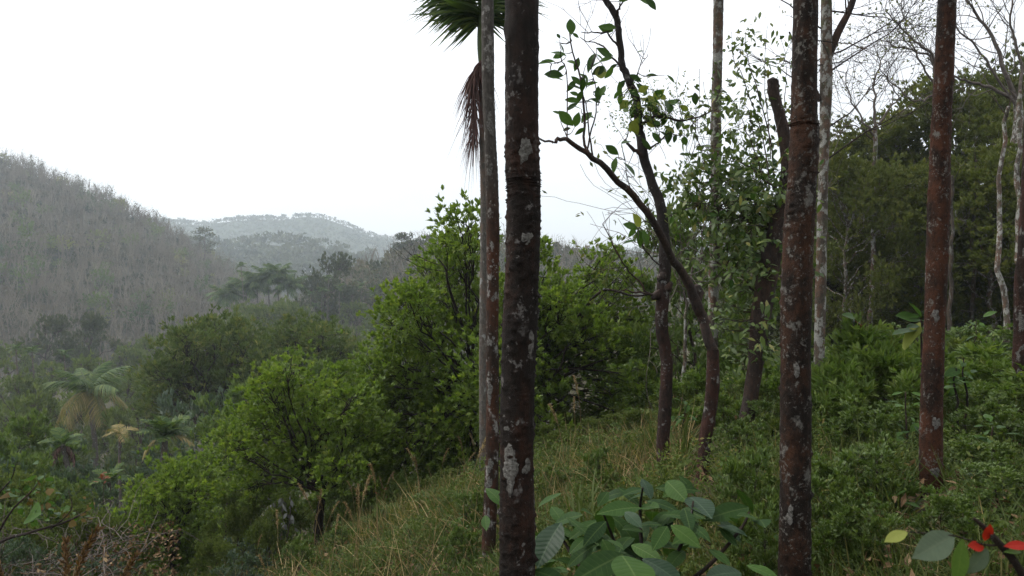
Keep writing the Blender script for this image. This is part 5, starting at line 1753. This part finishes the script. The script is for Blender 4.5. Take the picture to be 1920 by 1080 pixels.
protoH = wood_tree('large_leaved_shrub', 'large leaved shrub', 'shrub', 1.6, 1.4, 16, .15, .065, 15, 'slope', 'bark_branch', .018, .12, 7)
for px_, pt, Y_, w_, lab in ((1590, 640, 9.0, 130, 'large leaved dark shrub behind the upright plant with reddish leaves'), (1690, 590, 9.5, 140, 'large leaved shrub standing behind the plant with the yellow drooping leaf'), (1850, 610, 10.0, 140, 'large leaved shrub in front of the pale slim trunk in the wood'),
                             (1910, 650, 7.4, 120, 'large leaved shrub leaning out beside the edge palm'), (1640, 800, 5.4, 120, 'low large leaved shrub between the speckled and the reddest palm'), (1840, 790, 5.6, 120, 'low large leaved shrub between the reddest palm and the edge palm'),
                             (1420, 760, 7.0, 100, 'large leaved shrub at the foot of the climber wrapped trunk'), (1330, 730, 9.0, 90, 'large leaved shrub just behind the slanting tree'), (1560, 850, 5.0, 90, 'large leaved shrub close beside the speckled palm trunk'), (1480, 660, 12, 110, 'large leaved shrub behind the speckled palm trunk')):
    stand('H', protoH, 1.6, 1.4, px_, pt, Y_, w_, lab)


def sapling(label, px, pt, Y, n, Lp, lean=0.0):
    b = on_ground(px, Y)
    t_ = at(px + lean, pt, Y)
    root = thing('sapling', b, label, 'sapling')
    mb = MB()
    P_ = wobble(b, t_, 14, .05)
    tube(mb, P_, np.linspace(.011, .004, 14), 5)
    mb.build('stem', M['bark_branch'], root)
    for k in range(n):
        q = P_[rng.integers(4, 14)]
        a = rng.uniform(0, 6.28)
        L_ = px2m(rng.uniform(.6, 1.15) * Lp, Y)
        d_ = norm(np.array([math.cos(a), math.sin(a), rng.normal(.15, .4)]))
        q = q + d_ * rng.uniform(.01, .10)
        put_leaf(SAP[rng.integers(0, 4)], root, q, q + d_ * L_, runit(1)[0] * .35 + [0, -.3, .9])


for a in (('thin sapling with broad leaves rising over the light shrubs beside the pale forked trunk', 1572, 640, 7.6, 22, 26, 8), ('leafy sapling leaning over the weeds just beside the reddest palm trunk', 1712, 735, 5.4, 24, 24, -14),
          ('sapling with spread leaves in front of the dark wood between two palm trunks', 1822, 600, 8.4, 26, 22, 10), ('short broad leaved sapling in the weeds under the edge palm', 1868, 800, 5.0, 22, 26, -6), ('sapling with few leaves in the weeds beside the speckled palm', 1578, 870, 4.6, 16, 26, 6),
          ('low leafy sapling at the lower edge beside the coffee plant', 1432, 965, 3.9, 18, 28, 4), ('slim sapling standing behind the coffee plant', 1372, 860, 5.4, 20, 22, 8), ('sapling beside the red trunked knotted tree', 1282, 760, 8.2, 22, 20, 5), ('small sapling in the weeds in front of the reddest palm', 1668, 930, 4.2, 18, 26, -5),
          ('small leafy sapling in the open grass beside the slim palms', 872, 955, 7.0, 20, 18, 4)):
    sapling(*a)

# twin thin stems and a broken pale stick
b = on_ground(1800, 5.9)
root = thing('leggy_plant', b, 'pair of thin bare stems between the reddest palm and the edge palm', 'plant')
for pts in ([(1798, 880), (1794, 780), (1790, 720), (1793, 690)], [(1800, 880), (1804, 770), (1808, 720), (1806, 672)]):
    mb = MB()
    limb(mb, [at(x, y, 5.9) for x, y in pts], [.012, .009, .008, .004], 6, 16, amp=.03)
    mb.build('stem', M['bark_dark'], root)
for k in range(16):
    x, y = rng.choice([1793, 1806]) + rng.normal(0, 8), rng.uniform(672, 730)
    put_leaf(SAP[rng.integers(0, 4)], root, at(x, y, 5.9), at(x + rng.normal(0, 18), y + rng.normal(0, 8), 5.9 + rng.normal(0, .08)), runit(1)[0] * .4 + [0, -.4, .8])
b = on_ground(1553, 6.6)
root = thing('broken_stick', b, 'pale broken stick standing in the weeds beside the speckled palm', 'stick')
mb = MB()
limb(mb, [b, at(1552, 800, 6.6), at(1549, 755, 6.6)], [.02, .017, .012], 7, 10, amp=.02)
mb.build('stick', M['straw'], root)
mb = MB()
limb(mb, [at(1552, 770, 6.6), at(1570, 764, 6.6), at(1586, 757, 6.6)], [.012, .016, .02], 7, 10)
mb.build('snapped_end', M['straw'], root)

# tall grass tufts, blade by blade
bl = MB()
strips(bl, np.zeros((1, 3)), np.array([[0, .35, 1.0]]), np.array([[0, -1, .35]]), 1.0, .022, .35, 7, 'ribbon', np.array([.35]))
blade_me = bl.mesh('blade', M['grass'])


def tuft(label, px, py, Y, n, H, spread=.5):
    b = on_ground(px, Y)
    b[2] = min(b[2], at(px, py, Y)[2])
    root = thing('tall_grass_tuft', b, label, 'grass tuft')
    for k in range(n):
        o = bpy.data.objects.new('blade', blade_me)
        COL.objects.link(o)
        o.parent = root
        o.location = (rng.normal(0, .05), rng.normal(0, .05), 0)
        o.rotation_euler = (rng.normal(0, spread * .5), rng.normal(0, spread * .5), rng.uniform(0, 6.28))
        s = H * rng.uniform(.65, 1.1)
        o.scale = (s * 1.1, s, s)
    return root


tuft('tuft of long arching grass blades just beside the thickest palm', 1098, 945, 5.6, 16, .75)
tuft('tall grass tuft at the foot of the knotted tree', 1275, 890, 7.2, 18, .95)
tuft('tall grass tuft between the knotted tree and the straw', 1225, 860, 8.0, 12, .9)
tuft('grass tuft at the foot of the climber wrapped trunk', 1432, 885, 6.6, 18, .7)
tuft('grass tuft between the climber trunk and the speckled palm', 1452, 860, 7.0, 14, .7)
tuft('pale bluish grass tuft in the middle of the open grass', 665, 1085, 7.4, 26, .55, .9)
tuft('long grass tuft in the open grass beside the slim palm', 812, 1040, 7.6, 18, .6, .7)
tuft('grass tuft in the open grass near the round bright tree', 720, 1000, 9.5, 18, .6, .7)

# grass stalks with plumes
st = MB()
tube(st, smoothpath([(0, 0, 0), (.02, 0, .5), (.10, .02, .95)], 10), np.linspace(.005, .0025, 10), 4)
stalk_me = st.mesh('stalk', M['straw'])
pl = MB()
n = 130
f = rng.random(n)
pts = smoothpath([(.085, .02, .86), (.13, .025, 1.0), (.19, .03, 1.1)], 50)[(f * 49).astype(int)]
leaves(pl, pts + rng.normal(size=(n, 3)) * .004, runit(n) * .7 + [.5, .1, .8], runit(n), .035, .010)
plume_me, plume_red = pl.mesh('plume', M['straw']), None
plume_red = plume_me.copy()
M['spike'] = leaf_mat('rusty_grass_spike', [(0, (.05, .03, .014)), (.6, (.095, .05, .02)), (1, (.14, .085, .035))], .7, .2, .1)
plume_red.materials[0] = M['spike']
PG = 'pale plumed grass stalks in the open grass'
for k in range(34):
    px_ = rng.choice([rng.uniform(470, 620), rng.uniform(620, 860), rng.uniform(860, 1180)])
    Yq = rng.uniform(6.5, 12)
    root = thing('grass_stalk', on_ground(px_, Yq), 'dry grass stalk with a pale plume standing over the grass', 'grass stalk', PG)
    root.rotation_euler = (rng.normal(0, .12), rng.normal(0, .12), rng.uniform(0, 6.28))
    s = rng.uniform(.55, .95)
    root.scale = (s, s, s)
    for nm, me in (('stalk', stalk_me), ('plume', plume_me)):
        o = bpy.data.objects.new(nm, me)
        COL.objects.link(o)
        o.parent = root
for px_, py_, rz, lab in ((82, 1015, .4, 'rust red grass spike, the upright one over the brambles'), (122, 1040, 2.0, 'rust red grass spike between the upright one and the leaning one'), (172, 1055, .2, 'rust red grass spike leaning out beside the low bright bush'), (48, 1058, 2.9, 'rust red grass spike bending low at the picture corner')):
    b = on_ground(px_, 5.2)
    tp = at(px_, py_, 5.2)
    root = thing('grass_spike', b, lab, 'grass spike')
    s = (tp[2] - b[2]) / 1.08
    root.rotation_euler = (0, 0, rz)
    root.scale = (s, s, s)
    for nm, me in (('stalk', stalk_me), ('plume', plume_red)):
        o = bpy.data.objects.new(nm, me)
        COL.objects.link(o)
        o.parent = root

# orange leaved seedlings in the open grass
for px_, py_, Y_, lab in ((765, 905, 11.5, 'orange leaved seedling standing highest at the edge of the grass'), (722, 935, 11.2, 'low orange red seedling beside the taller one'), (730, 925, 11.4, 'red seedling between the two orange ones'), (195, 895, 13.5, 'orange brown leaved shrub beside the low bright bush')):
    b = on_ground(px_, Y_)
    root = thing('red_seedling', b, lab, 'plant')
    tp = at(px_, py_, Y_)
    mb = MB()
    tube(mb, wobble(b, tp, 6, .03), np.linspace(.01, .005, 6), 5)
    mb.build('stem', M['bark_branch'], root)
    for k in range(14):
        a = rng.uniform(0, 6.28)
        L_ = rng.uniform(8, 15)
        q = tp + rng.normal(size=3) * [.05, .05, .05]
        put_leaf(FL[0], root, q, q + px2m(L_, Y_) * norm(np.array([math.cos(a), math.sin(a), rng.normal(.1, .4)])), runit(1)[0] * .5 + [0, -.4, .8])
b = on_ground(530, 11.4)
root = thing('withered_plant', b, 'withered plant with pale grey hanging leaves beside the short dark trunk', 'plant')
mb = MB()
for x in (516, 530, 545):
    tube(mb, wobble(b + [rng.normal(0, .06), 0, 0], at(x, 935 + rng.normal(0, 8), 11.4), 7, .05), np.linspace(.012, .005, 7), 5)
mb.build('stems', M['twig'], root, kind='stuff')
GLf = leaf_mesh('leaf', M['greyleaf'], 1, 5, .45, .45, .3, .1)
for k in range(34):
    q = at(rng.normal(530, 13), rng.uniform(928, 990), 11.4 + rng.normal(0, .08))
    put_leaf(GLf, root, q, q + [rng.normal(0, .04), rng.normal(0, .04), -rng.uniform(.06, .13)], runit(1)[0] * .6 + [0, -.8, .1])

# leafy branch reaching in over the brambles
Yl = 7.6
b = on_ground(-60, Yl)
root = thing('shrub_branch', b, 'thin shrub with a long low branch and green and rusty leaves over the brambles', 'shrub')
mb = MB()
LPb = limb(mb, [b, at(-50, 1060, Yl), at(0, 1018, Yl), at(60, 998, Yl), at(110, 985, Yl), (at(150, 968, Yl)), at(175, 952, Yl)], [.03, .02, .016, .013, .011, .009, .004], 6, 34, amp=.02)
limb(mb, [at(95, 992, Yl), at(120, 972, Yl), at(135, 950, Yl), at(128, 920, Yl)], [.009, .006, .005, .003], 5, 12)
limb(mb, [at(-20, 1030, Yl), at(20, 960, Yl), at(60, 920, Yl), at(80, 890, Yl)], [.014, .01, .007, .004], 5, 14)
limb(mb, [at(-30, 1035, Yl), at(-10, 940, Yl), at(20, 900, Yl), at(30, 870, Yl)], [.014, .01, .007, .004], 5, 14)
mb.build('branch', M['bark_branch'], root)
RUST = leaf_mesh('leaf', leaf_mat('rusty_olive_leaves', [(0, (.045, .04, .012)), (1, (.095, .06, .016))], .75, .3, .08), 2, 6, .5, .5, .2, .1)
for k in range(120):
    x, y = (rng.uniform(-10, 120), rng.normal(925, 26)) if k < 75 else (rng.uniform(60, 175), rng.normal(960, 14))
    a = rng.uniform(0, 6.28)
    L_ = rng.uniform(9, 15)
    me = RUST if rng.random() < .22 else SAP[rng.integers(0, 4)]
    yy = Yl + rng.normal(0, .15)
    put_leaf(me, root, at(x, y, yy), at(x + L_ * math.cos(a), y + L_ * .7 * math.sin(a), yy + rng.normal(0, .08)), runit(1)[0] * .5 + [0, -.45, .7])

# tangled dead brambles at the lower corner
mb = MB()
for _ in range(320):
    px_, Yq = rng.uniform(-60, 235), rng.uniform(8.0, 12.5)
    b = on_ground(px_, Yq)
    p = b + [0, 0, rng.uniform(0.0, 1.1)]
    d = norm(rng.normal(size=3) * [1, 1, .6] + [0, 0, .25])
    L_ = rng.uniform(.4, 1.1)
    tube(mb, wobble(p, p + d * L_, 6, .18, .1), np.linspace(.007, .0025, 6), 3)
br = mb.build('brambles', M['twig'], kind='stuff', label='tangle of dry grey brown twigs at the lower corner of the slope')
mb = MB()
n = 1900
pxs, Yq = rng.uniform(-60, 330, n), rng.uniform(8, 13, n)
x = (pxs - 960) / 1450 * Yq
P = np.stack([x, Yq, surf(x, Yq) + rng.uniform(0, 1.0, n)], -1)
leaves(mb, P, runit(n), runit(n), rng.uniform(.04, .1, n), .035)
mb.build('dead_leaves', M['dryleaf'], smooth=False, kind='stuff', label='dead brown leaves caught in the brambles on the slope')

# low shrubs hiding the foot of the brambles and slope
for px_, pt, Y_, w_, lab in ((60, 1000, 9.5, 130, 'low grey green shrub inside the brambles at the corner'), (440, 1040, 8.8, 110, 'low grey green shrub at the lower edge beside the open grass'), (200, 1045, 10.5, 110, 'low grey green shrub at the foot of the low bright bush')):
    lone('S', protoS, 2.6, 3.0, px_, pt, Y_, w_, lab)

# big-leaved coffee plant
CL = [leaf_mesh('leaf', M['coffee'], 5, 26, w, .48, d, .10, .05, .004) for w, d in ((.40, .24), (.44, .32), (.37, .16))]
CP = [leaf_mesh('leaf', M['coffee_pale'], 5, 26, .48, .48, .22, .1, .05, .004)]
LM = [leaf_mesh('leaf', M['lime_coffee'], 5, 26, .5, .48, .2, .1, .05, .004)]
Yk = 3.3
cb = on_ground(1215, Yk)
coffee = thing('coffee_plant', cb, 'low coffee plant with big ribbed glossy leaves at the lower edge', 'plant')
mb = MB()
CS = []
for pts in ([(1215, 1160), (1205, 1050), (1200, 960), (1205, 915)], [(1215, 1160), (1180, 1080), (1150, 1010), (1130, 960)], [(1220, 1160), (1260, 1060), (1290, 990), (1300, 940)], [(1215, 1150), (1120, 1100), (1060, 1020), (1045, 985)], [(1230, 1150), (1330, 1060), (1390, 990), (1405, 960)]):
    CS.append(limb(mb, [cb] + [at(x, y, Yk + rng.normal(0, .1)) for x, y in pts], [.016, .012, .009, .007, .004], 7, 20))
mb.build('stems', M['bark_dark'], coffee, kind='stuff')
for k, (m_, bx, by, tx, ty, y0_, y1_, w) in enumerate((
        (1, 1052, 980, 1001, 1054, 3.2, 3.05, 1.15), (0, 1136, 978, 1094, 1016, 3.0, 2.9, 1.1), (0, 1168, 1040, 1082, 1078, 2.9, 2.7, .9), (2, 1166, 1042, 1215, 1100, 2.8, 2.55, 1.2), (1, 1205, 1048, 1284, 1082, 2.9, 2.75, 1.0),
        (2, 1251, 987, 1226, 1026, 2.9, 2.8, 1.0), (2, 1258, 985, 1315, 1020, 3.0, 2.9, .9), (0, 1296, 984, 1332, 1006, 3.1, 3.0, 1.0), (0, 1404, 952, 1330, 962, 3.4, 3.25, .8), (1, 1345, 985, 1402, 992, 3.3, 3.2, .8), (1, 1292, 932, 1335, 953, 3.4, 3.2, 1.2),
        (0, 1278, 955, 1318, 965, 3.3, 3.2, 1.1), (1, 1204, 898, 1225, 930, 3.5, 3.4, 1.1), (2, 1250, 902, 1284, 934, 3.5, 3.35, 1.1), (2, 1200, 952, 1124, 950, 3.3, 3.2, .8), (0, 1140, 922, 1122, 946, 3.5, 3.4, 1.1), (1, 1172, 960, 1202, 982, 3.2, 3.1, 1.0),
        (0, 1212, 940, 1272, 944, 3.4, 3.3, .8), (0, 1140, 1012, 1170, 1022, 3.2, 3.1, 1.0), (0, 1028, 1070, 1045, 1115, 3.0, 2.9, 1.1), (2, 1184, 1022, 1238, 1044, 3.1, 2.95, .7), (0, 1000, 1070, 1060, 1085, 3.0, 2.9, .9), (0, 1210, 918, 1170, 915, 3.6, 3.5, 1.0),
        (0, 1230, 915, 1310, 912, 3.6, 3.5, .7), (2, 1290, 905, 1245, 925, 3.7, 3.6, .9), (0, 1270, 965, 1225, 970, 3.5, 3.4, 1.0), (1, 1350, 975, 1390, 1010, 3.4, 3.3, .8), (0, 1330, 1030, 1372, 1052, 3.2, 3.1, 1.0), (2, 1400, 1060, 1465, 1078, 3.0, 2.9, .8), (1, 1390, 1075, 1330, 1068, 3.0, 2.9, .9))):
    pool = (CL, CP, LM)[m_]
    put_leaf(pool[rng.integers(0, len(pool))], coffee, at(bx, by, y0_), at(tx, ty, y1_), runit(1)[0] * .25 + [rng.normal(0, .2), -.55, .75], w)
for k in range(150):
    S_ = CS[rng.integers(0, 4)]
    q = S_[rng.integers(8, 20)] + rng.normal(size=3) * [.16, .16, .07] + [0, .10, -.08]
    a = rng.uniform(0, 6.28)
    L_ = rng.uniform(.10, .19)
    put_leaf(CL[rng.integers(0, 3)], coffee, q, q + L_ * norm(np.array([math.cos(a), math.sin(a), rng.normal(-.1, .35)])), runit(1)[0] * .3 + [0, -.2, .9])
# small broad-leaved seedling under the speckled palm
b = on_ground(1590, 4.3)
root = thing('broad_leaved_seedling', b, 'small seedling with three broad green leaves between the speckled and the reddest palm', 'plant')
mb = MB()
tube(mb, wobble(b, at(1592, 948, 4.3), 6, .03), np.linspace(.008, .004, 6), 5)
mb.build('stem', M['bark_branch'], root)
for a in ((1592, 950, 1562, 942), (1594, 952, 1575, 962), (1596, 955, 1622, 972), (1592, 948, 1606, 930)):
    put_leaf(LM[0], root, at(a[0], a[1], 4.3), at(a[2], a[3], 4.2), (0, -.6, .8), 1.0)

# twig with red bracts close to the camera
Yt = 0.95
root = thing('red_bract_twig', at(1945, 1130, Yt), 'dark twig with waxy leaves and scarlet bracts close in the lower corner', 'twig')
mb = MB()
limb(mb, [at(1960, 1150, Yt), at(1925, 1092, Yt), at(1900, 1050, Yt), at(1872, 1018, Yt), at(1846, 990, Yt), at(1826, 972, Yt)], [.0055, .0052, .005, .0048, .0035, .002], 8, 24)
limb(mb, [at(1876, 1022, Yt), at(1850, 1022, Yt), at(1815, 1012, Yt), at(1785, 1004, Yt), at(1735, 1000, Yt), at(1700, 997, Yt)], [.0018, .0014, .0012, .0012, .001, .0007], 6, 20)
mb.build('stem', M['bark_dark'], root)
sm = lambda m_, w, p=.5, d=.12: leaf_mesh('leaf', M[m_], 4, 14, w, p, d, .08, .03)
put_leaf(sm('yellow_leaf', .42), root, at(1702, 997, Yt), at(1659, 1013, Yt - .01), (.2, -.55, .8))
put_leaf(sm('waxy_leaf', .52, .45), root, at(1788, 1004, Yt), at(1715, 1046, Yt - .02), (.25, -.8, .5))
put_leaf(sm('lime_leaf', .42, .5), root, at(1804, 1010, Yt), at(1799, 1102, Yt - .02), (.15, -1, .1))
put_leaf(sm('waxy_leaf', .55, .45), root, at(1852, 1030, Yt), at(1816, 1078, Yt - .01), (.4, -.8, .4))
put_leaf(sm('red_leaf', .55), root, at(1846, 1014, Yt), at(1860, 985, Yt - .01), (.1, -.9, .3))
put_leaf(sm('red_leaf', .5), root, at(1845, 1026, Yt), at(1818, 1022, Yt - .01), (0, -.8, .6))
put_leaf(sm('red_leaf', .32), root, at(1932, 1023, Yt), at(1886, 1021, Yt - .01), (0, -.7, .7))
put_leaf(sm('lime_leaf', .25), root, at(1915, 1035, Yt), at(1885, 1032, Yt - .01), (0, -.6, .8))


# ------------------------------------------------------------------ ground cover
def near_pts(n, px0, px1, Y0, Y1, bias=1.4):
    px_ = rng.uniform(px0, px1, n)
    Yq = Y0 + (Y1 - Y0) * rng.random(n) ** bias
    x = (px_ - 960) / 1450 * Yq
    return np.stack([x, Yq, surf(x, Yq)], -1), px_


BASES = np.array([on_ground(px_, Y_) for px_, Y_ in ((1243, 7.0), (1313, 6.4), (1747, 4.6), (1908, 7.0), (1385, 7.4), (1533, 10.0))])


def off_bases(P):
    """Thinner growth close round the trunk bases."""
    keep_ = np.ones(len(P), bool)
    for b_ in BASES:
        dx, dy = P[:, 0] - b_[0] * P[:, 1] / b_[1], P[:, 1] - b_[1]
        keep_ &= ~((np.abs(dx) < .13) & (dy < .15) & (dy > -.9))
    return P[keep_]


# grass over the open slope and between the palms
mb = MB()
for px0, px1, Y0, Y1, n, h0, h1, dry in ((380, 1250, 5.0, 14, 58000, .12, .40, .20), (1000, 2050, 3.0, 18, 66000, .14, .42, .30), (1380, 2050, 4.2, 9.5, 12000, .25, .55, .30), (1020, 1290, 7.5, 12, 4500, .25, .5, .75), (640, 930, 9, 13, 4000, .3, .55, .65), (-100, 460, 9, 26, 9000, .3, .7, .4)):
    P = off_bases(near_pts(n, px0, px1, Y0, Y1)[0])
    zone = vnoise(P[:, 0], P[:, 1], .9, 5)
    keep = rng.random(len(P)) < np.clip(.65 + .5 * zone, .12, 1)
    P, zone = P[keep], zone[keep]
    m = len(P)
    h = rng.uniform(h0, h1, m) * (1 + .35 * zone)
    D = norm(np.stack([rng.normal(0, .38, m), rng.normal(0, .38, m), np.ones(m)], -1))
    r = np.clip(dry + .28 * zone * (1 if dry < .6 else -.2) + rng.normal(0, .22, m), 0, 1)
    strips(mb, P - [0, 0, .02], D, runit(m) * [1, 1, .1], h, .006 + .0011 * P[:, 1], rng.uniform(.15, .75, m), 2, 'blade', r)
mb.build('grass', M['grass'], smooth=False, kind='stuff', label='rough green and straw coloured grass covering the slope')

# small leaved herbs covering the ground
mb = MB()
for px0, px1, Y0, Y1, n in ((1000, 2050, 3.0, 24, 17000), (-150, 520, 9, 34, 7000), (450, 1280, 5, 16, 12000), (1180, 2050, 5, 24, 9000)):
    P = off_bases(near_pts(n, px0, px1, Y0, Y1, 1.3)[0])
    n = len(P)
    zone = vnoise(P[:, 0], P[:, 1], 1.1, 9) * .6 + vnoise(P[:, 0], P[:, 1], .35, 3) * .5
    keep = rng.random(n) < np.clip(.42 + .9 * zone, .03, 1)
    P, zone = P[keep], zone[keep]
    m = len(P)
    P = P + np.stack([np.zeros(m), np.zeros(m), rng.uniform(.02, .38, m) * np.clip(.6 + .9 * zone, .1, 2)], -1)
    k = 7
    sc = (.026 + .0016 * P[:, 1]).repeat(k) * rng.uniform(.6, 1.3, m * k)
    D = runit(m * k) + [0, 0, .35]
    leaves(mb, P.repeat(k, 0) + runit(m * k) * .035, D, runit(m * k) * .5 + [0, -.1, .9], sc, sc * .5, np.clip((.5 + .3 * zone + rng.normal(0, .2, m)).repeat(k) * .7 + rng.random(m * k) * .3, 0, 1))
mb.build('ground_herbs', M['herb'], smooth=False, kind='stuff', label='small leaved green herbs covering the ground between the trunks')

# leaf litter and dry stems among the grass
mb = MB()
P, _ = near_pts(9000, 300, 2050, 3.0, 16)
n = len(P)
leaves(mb, P + np.stack([np.zeros(n), np.zeros(n), rng.uniform(0, .14, n)], -1), runit(n) * [1, 1, .4], runit(n) * .5 + [0, 0, .8], rng.uniform(.04, .1, n), .03)
mb.build('leaf_litter', M['dryleaf'], smooth=False, kind='stuff', label='dead brown leaves lying among the grass')
mb = MB()
P, _ = near_pts(2600, 420, 1300, 6, 14)
n = len(P)
strips(mb, P, norm(np.stack([rng.normal(0, .45, n), rng.normal(0, .45, n), np.ones(n)], -1)), runit(n), rng.uniform(.3, .75, n), .004 + .0007 * P[:, 1], rng.uniform(.1, .6, n), 3, 'blade')
mb.build('dry_grass', M['straw'], smooth=False, kind='stuff', label='dry straw stems standing in the grass')
